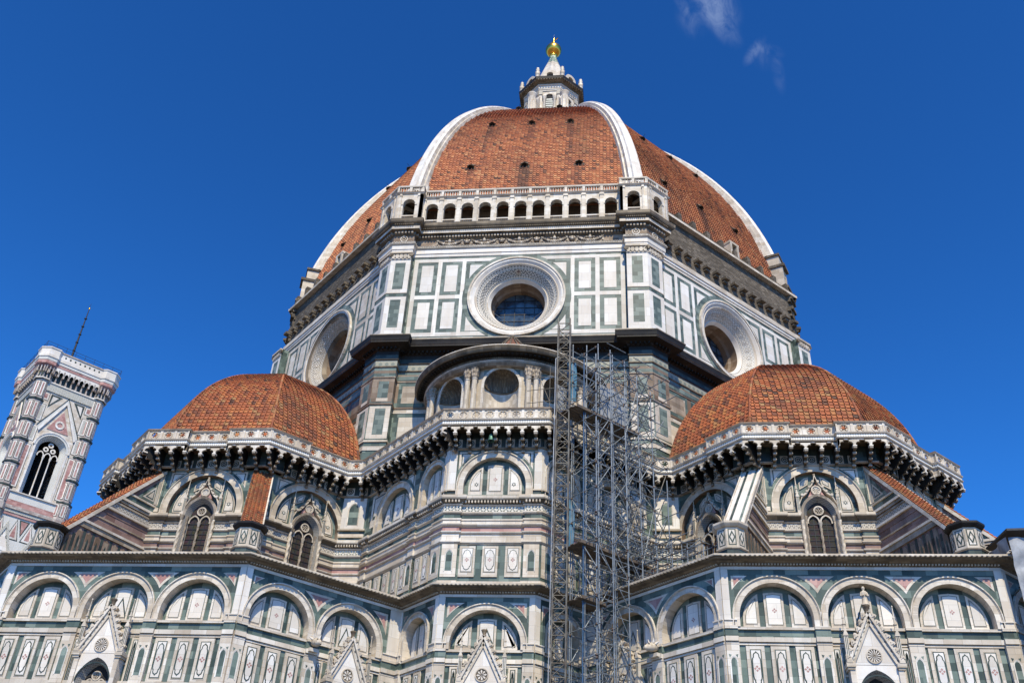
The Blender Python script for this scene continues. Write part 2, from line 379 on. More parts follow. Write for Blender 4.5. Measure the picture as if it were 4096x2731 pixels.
def rooted(o, root):
    """parent o to a root placed away from the origin and keep its world place"""
    o.parent = root; o.matrix_parent_inverse = Matrix.Translation(-Vector(root.location))
    return o
def tag(o, label, cat, group=None):
    o['label'] = label; o['category'] = cat
    if group: o['group'] = group
    return o
# ---------------------------------------------------------------- ground
def structure(mb, name):
    o = mb.build(name); o['kind'] = 'structure'; return o
g = MB(); S = 1500
g.face([Vector((-S, -S, 0)), Vector((S, -S, 0)), Vector((S, S, 0)), Vector((-S, S, 0))], 'paving'); structure(g, 'ground')

CATH = empty('cathedral', (0, 0, 0), 'vast white, green and pink marble cathedral under a great red tiled dome', 'cathedral')
def obj(mb, name, parent=CATH, label=None): return mb.build(name, parent, label)
ZT = 22.65                                       # terrace cornice
# ------------------------------------------------ lower walls
def quatre(mb, fr, u, z, s, d, m='pink'):
    for du, dz in ((0, 1), (1, 0), (0, -1), (-1, 0)):
        c, e = u + du * s * .62, z + dz * s * .62; q = s * .42
        mb.prism(fr, [(c, e - q), (c + q, e), (c, e + q), (c - q, e)], d - .01, d, m)
def lozenge(u0, u1, z0, z1):
    """gothic lobed cartouche"""
    cu, w2 = (u0 + u1) / 2, (u1 - u0) / 2; h = min(.62, (z1 - z0) * .34)
    h *= .8; f = ((0, 0), (.28, .16), (.56, .24), (.70, .42), (.72, .62), (.92, .78), (1, 1.05))
    right = [(cu + w2 * a, z0 + h * b) for a, b in f] + [(cu + w2 * a, z1 - h * b) for a, b in f[::-1]]
    return right + [(2 * cu - x, z) for x, z in right[-2:0:-1]]
def inlay_panel(fr, u0, u1, z0, z1, d, parent, dots=True, loz=True):
    mb = MB(); R = [(u0, z0), (u1, z0), (u1, z1), (u0, z1)]
    mb.nest(fr, R, d, [(0, 'white', .09)])
    i = min(.15, (u1 - u0) * .16)
    mb.nest(fr, inset(R, i), d + .09, [(0, 'cream', .02), (.035, 'line', .026), (.085, 'white2', .034)])
    if loz:
        k = i + .085; q = lozenge(u0 + k, u1 - k, z0 + k + .08, z1 - k - .04)
        mb.nest(fr, q, d + .124, [(0, 'line', .012), (.06, 'white2', .02)])
    if dots: quatre(mb, fr, (u0 + u1) / 2, (z0 + z1) / 2 + .02, min(.16, (u1 - u0) * .17), d + .15)
    return obj(mb, 'inlaid_panel', parent)
def lancet(mb, fr, u0, u1, z0, z1, d, m='green'):
    """pilaster strip with a slender blind lancet"""
    mb.box(fr, u0, u1, z0, z1, d - .3, d, 'white')
    cu = (u0 + u1) / 2; r = (u1 - u0) * .22
    arc = arch_pts(cu, z0 + .5, z1 - .95, r, 10, r * .9)
    mb.prism(fr, arc, d - .05, d + .006, m)
    top = arc[len(arc) // 2][1]
    rim = arch_pts(cu, z0 + .42, z1 - .95, r + .07, 10, r * .9)
    for a, b, c, e in zip(rim, rim[1:], arc[1:], arc): mb.face([fr.P(*a, d + .03), fr.P(*b, d + .03), fr.P(*c, d + .012), fr.P(*e, d + .012)], 'white2')
    for s_ in (-1, 1):
        mb.prism(fr, [(cu + s_ * .10, top + .13), (cu + s_ * .25, top + .17), (cu + s_ * .2, top - .02)][::s_], d - .02, d + .008, 'green')
def lunette(mb, fr, cu, z0, cz, r, d, frame='white', dots=True, gab=False, star=False, line='line', fill='white2'):
    """green field with three framed marble panels inside a blind arch"""
    k = r / 1.94; g1, g2 = .30 * r, .47 * r
    q = .70 * k; top = cz + sqrt(max(.1, (r - .16 * k) ** 2 - (.27 * r) ** 2)) - .1
    a = .27 * r
    mid = [(cu - a, z0), (cu + a, z0), (cu + a, top - .06), (cu, top), (cu - a, top - .06)]
    mb.nest(fr, mid, d, [(0, frame, .08)])
    m2 = inset(mid, .10 * k); m2 = [(u, z + (.12 * k if i < 2 else 0)) for i, (u, z) in enumerate(m2)]
    mb.nest(fr, m2, d + .08, [(0, 'white', .02), (.02, line, .026), (.05 * k, fill, .034)])
    if dots: quatre(mb, fr, cu, (z0 + top) / 2, .13 * k, d + .122)
    if gab:
        ap = z0 + .62 * (top - z0); c = .22 * r
        for s_ in (-1, 1):
            mb.prism(fr, [(cu, ap), (cu + s_ * c, z0 + .18), (cu + s_ * c, z0 + .38), (cu, ap + .17)][::(-s_)], d + .1, d + .126, line)
    for s_ in (-1, 1):
        x0 = .43 * r; rr = r - .22 * k
        a0 = math.asin(max(0, (z0 - cz)) / rr) if z0 > cz else 0.
        a1 = math.acos(x0 / rr); pts = [(x0, z0)]
        if z0 < cz: pts.append((rr * 1.0, z0))
        pts += [(rr * cos(a0 + (a1 - a0) * i / 8), cz + rr * sin(a0 + (a1 - a0) * i / 8)) for i in range(9)]
        pts = [(cu + s_ * u, z) for u, z in pts][::s_]
        mb.nest(fr, pts, d, [(0, frame, .08)])
        p2 = inset(pts, .11 * k); p2 = [(u, max(z, z0 + .26 * k)) for u, z in p2]
        mb.nest(fr, p2, d + .08, [(.0, 'white', .02), (.02, line, .026), (.05 * k, fill, .034)])
        if star: star6(mb, fr, cu + s_ * .62 * r, z0 + .36 * r, .085 * r, d + .12)
def star6(mb, fr, u, z, r, d):
    pts = [(u + cos(pi / 6 * i + pi / 6 * 0 + pi / 2) * (r if i % 2 == 0 else r * .55), z + sin(pi / 6 * i + pi / 2) * (r if i % 2 == 0 else r * .55)) for i in range(12)]
    mb.prism(fr, pts, d - .01, d, 'line')
    mb.prism(fr, [(u + (x - u) * .5, z + (y - z) * .5) for x, y in pts], d, d + .006, 'white2')
def archivolt(mb, fr, cu, cz, r0, r1, dback, m='white', inner='cream', stilt=0., d=.06, n=30):
    k = r1 - r0
    mb.ring(fr, cu, cz, r0, r1 - .10, dback, d, m, n=n, inner=inner, stilt=stilt)
    mb.ring(fr, cu, cz, r1 - .11, r1 - .06, -.02, d + .03, 'cream', n=n, stilt=stilt)
    mb.ring(fr, cu, cz, r1 - .062, r1, -.02, d + .085, m, n=n, stilt=stilt)
SPR = 18.94
def lower_bay(fr, par, cu, ro, ri, cz, gab=False, dots=True):
    mb = MB(); dk = -.58
    # recess and its field
    arc = arch_pts(cu, SPR, cz, ri + .02, 30)
    mb.face([fr.P(u, z, dk) for u, z in arc], 'green')
    lunette(mb, fr, cu, SPR + .02, cz, ri, dk, dots=dots and not gab, gab=gab)
    archivolt(mb, fr, cu, cz, ri, ro, dk, stilt=cz - SPR)
    return obj(mb, 'blind_arch', par)
def shrink(pts, k):
    cx = sum(p[0] for p in (pts[0], pts[len(pts) // 2], pts[-1])) / 3; zt = max(p[1] for p in pts); zb = min(p[1] for p in pts); xs = [p[0] for p in pts if p[1] > zt - .01]; cx = (min(xs) + max(xs)) / 2 if len(xs) > 1 else cx
    cx = cx * .72 + .28 * [p[0] for p in pts if p[1] < zb + .001][0]; cz = zt - (zt - zb) * .30
    return [(cx + (x - cx) * k, cz + (z - cz) * k) for x, z in pts]
def tri(mb, fr, pts, d=.0):
    mb.nest(fr, pts, d, [(0, 'white', .012)])
    mb.nest(fr, shrink(pts, .62), d + .012, [(0, 'pink', .008)])
def between(cA, cB, cz, R, ztop):
    """the curved triangle between two arches"""
    mid = (cA + cB) / 2; h = (cB - cA) / 2
    zb = cz + sqrt(max(.01, R * R - h * h)); zt = min(ztop, cz + R - .04)
    z = [zb + (zt - zb) * i / 8 for i in range(9)]
    rightside = [(cB - sqrt(R * R - (q - cz) ** 2), q) for q in z]; left = [(cA + sqrt(R * R - (q - cz) ** 2), q) for q in z]
    return rightside[0:1] + rightside[1:] + left[:0:-1]
def half_tri(c, edge, cz, R, ztop):
    s_ = 1 if edge > c else -1; h = abs(edge - c)
    zb = cz + sqrt(max(.0, R * R - h * h)) if h < R else cz; zt = min(ztop, cz + R - .06)
    z = [zb + (zt - zb) * i / 8 for i in range(9)]
    cur = [(c + s_ * sqrt(max(0, R * R - (q - cz) ** 2)), q) for q in z]
    pts = [(edge, zb)] + [(edge, zt)] + cur[::-1] if s_ > 0 else [(edge, zb)] + cur + [(edge, zt)]
    if abs(pts[0][0] - cur[0][0]) < .02: pts = pts[1:]
    return pts
def pinnacle(mb, fr, u, z0, z1, d, r=.14):
    mb.hbox(fr, u - r, u + r, z0, z0 + .16, d - r - .05, d + r + .05, 'cream')
    zm = z0 + (z1 - z0) * .5
    mb.hbox(fr, u - r * .75, u + r * .75, z0 + .16, zm, d - r * .75, d + r * .75, 'white')
    for s_ in (-1, 1): mb.box(fr, u + s_ * r * .3 - .02, u + s_ * r * .3 + .02, z0 + .3, zm - .1, d + r * .5, d + r * .75 + .006, 'line')
    mb.prism(fr, [(u - r, zm - .12), (u + r, zm - .12), (u, zm + .28)], d - r, d + r, 'cream')
    c = fr.P(u, 0, d)
    mb.lathe((c.x, c.y), [(r * .75, zm - .1), (r * .6, zm + .2), (.02, z1 - .08)], 'cream', 4, smooth=False, rot=45 + math.degrees(atan2(fr.t.y, fr.t.x)))
    for i in range(3):
        zz = zm + .15 + (z1 - zm) * .22 * i; rr = r * (.85 - .22 * i)
        mb.hbox(fr, u - rr, u + rr, zz, zz + .05, d - rr, d + rr, 'cream')
    mb.lathe((c.x, c.y), [(.01, z1 - .12), (.055, z1 - .06), (.01, z1)], 'cream', 6)
def window_gable(fr, par, cu, za, zb, hw, statue=False, rose='petal'):
    """crocketed gable over a traceried window"""
    mb = MB(); d = .55
    zf = zb - 2.6
    # the front slab: gable field pierced by the pointed window arch
    mb.prism(fr, [(cu - hw + .16, zb - .12), (cu + hw - .16, zb - .12), (cu, za - .35)], -.1, d - .12, 'white2')
    pc = zb - 1.62; pr_ = .98
    arc = arch_pts(cu, 0.1, pc, pr_, 20, .35)
    mb.spandrel(fr, cu - hw + .1, cu + hw - .1, 0.1, zb - .1, cu, pc, pr_, d - .12, 'white2', 20, .35)
    inn = arch_pts(cu, 0.1, pc, pr_ - .28, 20, .35)
    for a, b, c, e in zip(arc, arc[1:], inn[1:], inn): mb.face([fr.P(*b, d - .12), fr.P(*a, d - .12), fr.P(*e, -.08), fr.P(*c, -.08)][::-1], 'reveal')
    mb.ring(fr, cu, pc, pr_ - .02, pr_ + .05, d - .14, d - .08, 'dgreen', 0, 180, 20)
    for s_ in (-1, 1):
        mb.box(fr, *sorted((cu + s_ * hw, cu + s_ * (hw - .26))), 0, zb - .1, -.2, d, 'white')
        # raking moulding, carved band and crockets
        a = Vector((cu + s_ * hw, zb)); b = Vector((cu, za)); e = (b - a).normalized(); nn = Vector((e.y, -e.x)) * s_
        if nn.y < 0: nn = -nn
        def bar(o0, o1, d0, d1, m, sh=0.):
            q = [a + nn * o0 + e * sh, a + nn * o1 + e * sh, b + nn * o1, b + nn * o0]
            q = [(v.x, v.y) for v in q]; ar = sum(q[i - 1][0] * q[i][1] - q[i][0] * q[i - 1][1] for i in range(4))
            mb.prism(fr, q if ar > 0 else q[::-1], d0, d1, m)
        bar(-.30, -.19, 0, d - .02, 'cream'); bar(-.2, -.07, 0, d - .05, 'check'); bar(-.08, .05, 0, d + .06, 'white')
        ln = (b - a).length
        for i in range(7):
            p = a + e * (ln * (i + .6) / 7.3) + nn * .12; r = .15
            pts = [(p.x + cos(q) * r * (1 + .25 * cos(3 * q)), p.y + sin(q) * r * (1 + .25 * cos(3 * q))) for q in [2 * pi * k / 12 for k in range(12)]]
            mb.prism(fr, pts, d - .2, d + .04, 'cream')
            mb.prism(fr, inset(pts, .06), d + .04, d + .09, 'cream')
        mb.hbox(fr, *sorted((cu + s_ * (hw - .3), cu + s_ * (hw + .16))), zb - .26, zb - .06, -.1, d + .12, 'cream')
        mb.hbox(fr, *sorted((cu + s_ * (hw - .26), cu + s_ * (hw + .1))), zb - .38, zb - .26, -.1, d + .06, 'cream')
    # finial
    c = fr.P(cu, 0, d - .1)
    mb.lathe((c.x, c.y), [(.1, za - .15), (.14, za + .02), (.09, za + .1), (.17, za + .28), (.2, za + .36), (.05, za + .42)], 'old', 8)
    g_ = obj(mb, 'gable', par)
    rs = MB(); zc = zb + .36
    rs.ring(fr, cu, zc, .34, .40, d - .14, d - .06, 'cream', 0, 360, 24)
    rs.ring(fr, cu, zc, 0.02, .34, d - .14, d - .11, 'old', 0, 360, 24)
    nn_ = 8 if rose == 'petal' else 14
    for i in range(nn_):
        a = 2 * pi * i / nn_ + .1
        if rose == 'petal': pts = [(cu + cos(a) * .05, zc + sin(a) * .05), (cu + cos(a - .24) * .24, zc + sin(a - .24) * .24), (cu + cos(a) * .31, zc + sin(a) * .31), (cu + cos(a + .24) * .24, zc + sin(a + .24) * .24)]
        else: pts = [(cu + cos(a) * .04, zc + sin(a) * .04), (cu + cos(a + .3) * .2, zc + sin(a + .3) * .2), (cu + cos(a + .38) * .33, zc + sin(a + .38) * .33), (cu + cos(a + .55) * .32, zc + sin(a + .55) * .32), (cu + cos(a + .48) * .2, zc + sin(a + .48) * .2)]
        rs.prism(fr, pts, d - .12, d - .075, 'white2')
    obj(rs, 'rosette', g_)
    for s_ in (-1, 1):
        pm = MB(); pinnacle(pm, fr, cu + s_ * (hw - .02), zb - .06, zb + 3.0, d - .05); obj(pm, 'pinnacle', g_)
    tr = MB()
    tr.face([fr.P(u, z, -.09) for u, z in inn], 'hole')
    rr = pr_ - .3
    tr.ring(fr, cu, pc + .38, .2, .27, -.08, .06, 'cream', 0, 360, 18)
    for i in range(6):
        a = 2 * pi * i / 6; tr.ring(fr, cu + cos(a) * .11, pc + .38 + sin(a) * .11, .06, .085, -.07, .02, 'cream', 0, 360, 8)
    for s_ in (-1, 1):
        ar = arch_pts(cu + s_ * rr * .5, .1, pc - .15, rr * .46, 12, .1); ai = arch_pts(cu + s_ * rr * .5, .1, pc - .15, rr * .46 - .07, 12, .1)
        for a, b, c2, e in zip(ar, ar[1:], ai[1:], ai): tr.face([fr.P(*a, .03), fr.P(*b, .03), fr.P(*c2, .03), fr.P(*e, .03)], 'cream')
    obj(tr, 'tracery', g_)
    if statue:
        stt = MB(); c = fr.P(cu, 0, d - .12); z = za + .4
        stt.lathe((c.x, c.y), [(.2, z), (.2, z + .06), (.17, z + .08), (.15, z + .3), (.125, z + .5), (.15, z + .66), (.13, z + .76), (.05, z + .80), (.05, z + .84), (.085, z + .9), (.09, z + .96), (.05, z + 1.03), (.0, z + 1.05)], 'cream', 10)
        for s_ in (-1, 1):
            sh = fr.P(cu + s_ * .13, z + .72, d - .12); el = fr.P(cu + s_ * .19, z + .5, d - .06); ha = fr.P(cu + s_ * .03, z + .52, d + .06)
            stt.tube(sh, el, .05, 'cream', 6); stt.tube(el, ha, .045, 'cream', 6, .03)
        obj(stt, 'statue', g_, 'small robed marble figure standing on the gable')
    return g_
def lower_wall(p0, p1, arches, cornerL, cornerR, gables=(), statue=False, rose='petal', name='lower_wall', dotted=True, half=()):
    """one face of the ground storey. arches: (u centre, outer r, inner r, centre z)"""
    fr = Frame(p0, (p1[0] - p0[0], p1[1] - p0[1])); L_ = sqrt((p1[0] - p0[0]) ** 2 + (p1[1] - p0[1]) ** 2)
    mb = MB(); dl = -.12
    # spandrels, split half-way between arches
    cs = [a[0] for a in arches]; ed = [0] + [(a + b) / 2 for a, b in zip(cs, cs[1:])] + [L_]
    for (cu, ro, ri, cz), a, b in zip(arches, ed, ed[1:]):
        mb.spandrel(fr, a, b, SPR, 21.78, cu, cz, ri + .02, 0, 'green', 30)
        # pale springers that grow out of the piers
    mb.box(fr, 0, L_, 21.78, 22.12, -.3, .004, 'green')
    mb.box(fr, 0, L_, 22.12, 22.40, -.3, .05, 'white2')
    Rg = lambda a: a[1] + .36
    for A, B in zip(arches, arches[1:]):
        if abs(A[3] - B[3]) < .2 and abs(A[1] - B[1]) < .2: tri(mb, fr, between(A[0], B[0], A[3], Rg(A), 21.76), .0)
    for A, e_, s_ in ((arches[0], cornerL + .16, -1), (arches[-1], L_ - cornerR - .16, 1)):
        if abs(e_ - A[0]) > .8: tri(mb, fr, half_tri(A[0], e_, A[3], Rg(A) + .02, 21.76), .0)
    # the wall under the arches
    mb.box(fr, 0, L_, 0, 17.98, -.6, dl, 'green')
    mb.box(fr, 0, L_, 18.38, 18.80, -.6, dl, 'green')
    def mould(u0, u1, dd):
        mb.box(fr, u0, u1, 17.98, 18.08, -.6, dl + .08 + dd, 'white'); mb.box(fr, u0, u1, 18.08, 18.13, -.6, dl + .03 + dd, 'cream')
        mb.box(fr, u0, u1, 18.13, 18.38, -.6, dl + .15 + dd, 'white')
    mould(0, L_, 0)
    mb.box(fr, 0, L_, 15.2, 15.48, -.6, dl + .16, 'white'); mb.box(fr, 0, L_, 14.7, 15.2, -.6, dl + .03, 'pink')
    mb.box(fr, 0, L_, 18.80, 18.94, -.6, dl + .12, 'white')
    # piers
    piers = [(cornerL, -1), (cornerR, 1)]
    xs = []
    if cornerL: xs.append((0, cornerL + .3, 'L'))
    if cornerR: xs.append((L_ - cornerR - .3, L_, 'R'))
    for a, b in zip(arches, arches[1:]):
        m_ = (a[0] + a[1] + b[0] - b[1]) / 2; xs.append((m_ - .40, m_ + .40, ''))
    for a, b, k in xs:
        a2, b2 = (a - .004 if k == 'L' else a), (b + .004 if k == 'R' else b)
        mb.box(fr, a2, b2, 18.38, 18.80, -.3, .10, 'green'); mould(a2, b2, .16)
        mb.box(fr, a2, b2, 18.80, 18.96, -.3, .16, 'white')
        if k == '': lancet(mb, fr, a + .02, b - .02, 15.3, 17.98, .10)
        elif b - a > .5:
            nl = 1 if b - a < 1.1 else 1
            lancet(mb, fr, a, b, 15.3, 17.98, .10)
        if k == '': # pale block where two arches meet
            mb.box(fr, a + .05, b - .05, SPR, 19.35, -.58, .058, 'white')
        else:
            mb.box(fr, a, b, 18.96, 19.25, -.58, .09, 'white'); mb.box(fr, a, b, 19.25, 19.31, -.42, .15, 'white2')
            q = (a, cornerL) if k == 'L' else (L_ - cornerR, b)
            mb.box(fr, q[0], q[1], 19.31, 22.12, -.3, .075, 'white2')
    w_ = obj(mb, name, CATH)
    for i, (cu, ro, ri, cz) in enumerate(arches):
        gb = i in gables
        lower_bay(fr, w_, cu, ro, ri, cz, gb, dotted)
        if gb:
            gsel = window_gable(fr, w_, cu, 19.6, 16.98, 1.32, statue, rose)
            for s_ in (-1, 1):
                ex = MB(); ex.nest(fr, [(cu + s_ * 1.55, 18.0), (cu + s_ * .35, 18.0), (cu + s_ * 1.2, 16.4), (cu + s_ * 1.55, 16.4)][::-s_], dl, [(0, 'white', .05), (.1, 'lgreen', .06)]); obj(ex, 'inlay', w_)
            k = ro - 1.32 - .40
            if k > .45:
                for s_ in (-1, 1): a = cu + s_ * (1.32 + .42); inlay_panel(fr, a - .27, a + .27, 11.5, 17.92, dl, w_, False)
        else:
            wid = (ro - .4) * 2; n = 3 if wid > 3 else 2; pw = .87 if n == 3 else .74
            if n == 3: pw = min(.95, wid / 3 - .33)
            step = (wid - pw) / (n - .25) if n == 3 else wid * .42
            step = pw + .33
            for j in range(n):
                c = cu + (j - (n - 1) / 2) * step
                inlay_panel(fr, c - pw / 2, c + pw / 2, 15.5, 17.92, dl, w_)
    return w_
xF, yT, yE = 2.95, -35.7, -31.0
J = (5.925, -28.02)
LP = [(-28.4 - 10, yT + 10), (-28.4, yT), (-13.6, yT), (-J[0], J[1]), (-xF, yE), (xF, yE), J, (13.6, yT), (28.4, yT), (38.4, yT + 10)]
A3 = [(2.78, 2.33, 1.94, 19.42), (7.4, 2.33, 1.94, 19.42), (12.02, 2.33, 1.94, 19.42)]
lower_wall(LP[1], LP[2], A3, .38, .38, (1,), rose='whirl')
lower_wall(LP[7], LP[8], A3, .38, .38, (1,), True, rose='whirl')
lower_wall(LP[2], LP[3], [(2.55, 2.33, 1.94, 19.42), (7.3, 2.36, 1.96, 19.42)], .38, .85, (1,))
lower_wall(LP[6], LP[7], [(10.85 - 7.3, 2.36, 1.96, 19.42), (10.85 - 2.55, 2.33, 1.94, 19.42)], .85, .38, (0,))
lower_wall(LP[3], LP[4], [(1.85, 1.55, 1.2, 20.15)], .25, .36)
lower_wall(LP[4], LP[5], [(xF, 2.55, 2.15, 19.18)], .36, .36, (0,))
lower_wall(LP[5], LP[6], [(4.21 - 1.85, 1.55, 1.2, 20.15)], .36, .25)
lower_wall(LP[0], LP[1], [(2.4, 2.33, 1.94, 19.42), (7.0, 2.33, 1.94, 19.42), (11.6, 2.33, 1.94, 19.42)], .3, .38)
lower_wall(LP[8], LP[9], [(2.6, 2.33, 1.94, 19.42), (7.2, 2.33, 1.94, 19.42), (11.8, 2.33, 1.94, 19.42)], .38, .3)
tc_ = MB()
tc_.sweep(LP, [(.05, 22.28), (.12, 22.31), (.12, 22.37), (.2, 22.40), (.3, 22.41), (.42, 22.47), (.62, 22.50), (.70, 22.53), (.72, 22.58), (.82, 22.60), (.86, 22.64), (.86, 22.72), (-.6, 22.76)],
          ['old', 'old', 'old', 'old', 'old', 'old', 'old', 'old', 'old', 'cream', 'cream', 'old'], caps=False)
def along(path, step, off=0.):
    """points spaced along a plan path, with the frame of their segment"""
    for a, b in zip(path, path[1:]):
        L_ = sqrt((b[0] - a[0]) ** 2 + (b[1] - a[1]) ** 2); n = max(1, int(L_ / step)); fr = Frame(a, (b[0] - a[0], b[1] - a[1]))
        for i in range(n): yield fr, L_ * (i + .5) / n, L_ / n
for fr, u, q in along(LP[1:-1], .17): tc_.box(fr, u - .045, u + .045, 22.33, 22.40, .05, .24, 'cream')
for fr, u, q in along(LP[1:-1], .26): tc_.box(fr, u - .07, u + .07, 22.585, 22.64, .7, .875, 'cream')
obj(tc_, 'terrace_cornice')
tr_ = MB(); tr_.face([Vector((x, y, 22.74)) for x, y in [(-38.4, -25.7)] + LP[1:-1] + [(38.4, -25.7), (20, -5), (-20, -5)]], 'old'); obj(tr_, 'terrace')
def carved_head(fr, u, z):
    mb = MB(); c = fr.P(u, z, .35)
    rows = []
    for i in range(9):
        q = i / 8; d = .1 + q * 1.0; r = .21 * sin(pi * (.18 + .78 * q)) + .06; zz = z + .05 - .18 * q * q
        rows.append([fr.P(u + cos(a) * r * (1. - .25 * q), zz + sin(a) * r, d) for a in [2 * pi * k / 10 for k in range(10)]])
    mb.grid(rows, 'cream', True)
    mb.face(list(reversed(rows[-1])), 'cream')
    for s_ in (-1, 1):
        mb.tube(fr.P(u + s_ * .2, z + .2, .35), fr.P(u + s_ * .42, z + .3, .3), .09, 'white2', 6, .02)
        mb.tube(fr.P(u + s_ * .16, z + .26, .5), fr.P(u + s_ * .22, z + .5, .55), .06, 'white2', 6, .015)
        mb.tube(fr.P(u + s_ * .12, z + .12, .8), fr.P(u + s_ * .13, z + .13, .86), .045, 'dark', 6)
    mb.tube(fr.P(u - .04, z - .2, 1.08), fr.P(u + .04, z - .2, 1.08), .03, 'dark', 5)
    mb.hbox(fr, u - .3, u + .3, z - .5, z - .3, -.1, .4, 'white')
    return obj(mb, 'carved_head')
carved_head(Frame(LP[2], (C, C)), 4.92, 18.72)
carved_head(Frame(LP[6], (C, -C)), 10.85 - 4.92, 18.72)
# ---------------------------------------------------------------- upper storey of the choir
TC = (21.0, -18.7); AP = 9.6; HS = AP * tan(pi / 8)
half = [(-TC[0] - AP, TC[1] + HS), (-TC[0] - AP, TC[1] - HS), (-TC[0] - HS, TC[1] - AP), (-TC[0] + HS, TC[1] - AP), (-12.4, -23.7), (-10.4, -23.7), (-3.1, -31.0)]
U = half + [(-x, y) for x, y in half[::-1]]
FRM = [Frame(a, (b[0] - a[0], b[1] - a[1])) for a, b in zip(U, U[1:])]
LEN = [sqrt((b[0] - a[0]) ** 2 + (b[1] - a[1]) ** 2) for a, b in zip(U, U[1:])]
def corner(i, d):
    a, b = FRM[i - 1].n, FRM[i].n; k = a + b; k = k / max(.25, k.dot(a)); return (U[i][0] + k.x * d, U[i][1] + k.y * d)
def pt(i, u, d): v = FRM[i].P(u, 0, d); return (v.x, v.y)
WH = 1.26
def mid(i): return HS if i in (2, 3, 1) else (LEN[i] - HS)
UB = [(.16, 22.7), (.16, 22.95), (.1, 23.0), (.1, 23.1), (0, 23.12), (0, 25.5), (.06, 25.55), (.13, 25.62), (.13, 25.72), (.02, 25.78), (.02, 26.2), (.1, 26.24), (.14, 26.3), (.14, 26.36), (0, 26.38), (0, 26.68),
      (.08, 26.72), (.16, 26.80), (.16, 26.88), (.04, 26.9), (.04, 27.1), (.1, 27.14), (.1, 27.24), (0, 27.25), (0, 27.55), (.06, 27.58), (.12, 27.64), (.12, 27.73), (.02, 27.74), (.02, 28.14), (.08, 28.16), (.12, 28.22), (.12, 28.3), (.34, 28.5), (.38, 28.58), (.38, 28.74), (.3, 28.8), (0, 28.88)]
UM = ['white', 'white', 'white', 'white', 'green', 'cream', 'white', 'white', 'white', 'white', 'cream', 'white', 'white', 'white', 'pink', 'cream', 'white', 'white', 'white', 'white', 'cream', 'white', 'white', 'green', 'cream', 'white', 'white', 'white', 'frieze', 'cream', 'white', 'old', 'old', 'cream', 'white', 'white', 'white']
SOOT = {'white': 'cream', 'cream': 'upold', 'pink': 'pinkw', 'frieze': 'carved', 'green': 'green', 'old': 'old'}
UM2 = [SOOT[m] for m in UM]
J1 = .14
sub = {
 'A': ([pt(0, 0, 0), corner(1, 0), pt(1, mid(1) - WH, 0)], UM2), 'A2': ([pt(1, mid(1) + WH, 0), pt(1, LEN[1] - 1.5, 0), pt(1, LEN[1] - 1.5, J1), corner(2, J1), pt(2, 1.5, J1), pt(2, 1.5, 0), pt(2, mid(2) - WH, 0)], UM2),
 'B': ([pt(2, mid(2) + WH, 0), pt(2, LEN[2] - 1.5, 0), pt(2, LEN[2] - 1.5, J1), corner(3, J1), pt(3, 1.5, J1), pt(3, 1.5, 0), pt(3, mid(3) - WH, 0)], UM2),
 'C': ([pt(3, mid(3) + WH, 0), corner(4, 0)], UM2),
 'D': ([corner(4, 0), corner(5, 0), pt(5, .5, 0), pt(5, .5, J1), pt(5, 1.0, J1), pt(5, 1.0, 0), pt(5, 6.5, 0), pt(5, 6.5, J1), pt(5, 7.1, J1), pt(5, 7.1, 0), pt(5, LEN[5] - 1.05, 0), pt(5, LEN[5] - 1.05, J1), corner(6, J1), pt(6, 1.02, J1), pt(6, 1.02, 0),
        pt(6, 5.18, 0), pt(6, 5.18, J1), corner(7, J1), pt(7, 1.05, J1), pt(7, 1.05, 0), pt(7, 3.2, 0), pt(7, 3.2, J1), pt(7, 3.8, J1), pt(7, 3.8, 0), pt(7, 9.3, 0), pt(7, 9.3, J1), pt(7, 9.8, J1), pt(7, 9.8, 0), corner(8, 0), corner(9, 0)], UM),
 'E': ([corner(9, 0), pt(9, mid(9) - WH, 0)], UM2),
 'F': ([pt(9, mid(9) + WH, 0), pt(9, LEN[9] - 1.5, 0), pt(9, LEN[9] - 1.5, J1), corner(10, J1), pt(10, 1.5, J1), pt(10, 1.5, 0), pt(10, mid(10) - WH, 0)], UM2),
 'G': ([pt(10, mid(10) + WH, 0), pt(10, LEN[10] - 1.5, 0), pt(10, LEN[10] - 1.5, J1), corner(11, J1), pt(11, 1.5, J1), pt(11, 1.5, 0), pt(11, mid(11) - WH, 0)], UM2),
 'H': ([pt(11, mid(11) + WH, 0), corner(12, 0), pt(12, LEN[12], 0)], UM2)}
trib_wall = {}
for k, (path, mm) in sub.items():
    mb = MB(); mb.sweep(path, UB, mm)
    if k == 'D':
        # little dark brackets under the cornice
        for fr, u, q in along(path, .2): mb.box(fr, u - .05, u + .05, 28.3, 28.5, .1, .3, 'cream')
    trib_wall[k] = obj(mb, 'banded_wall')
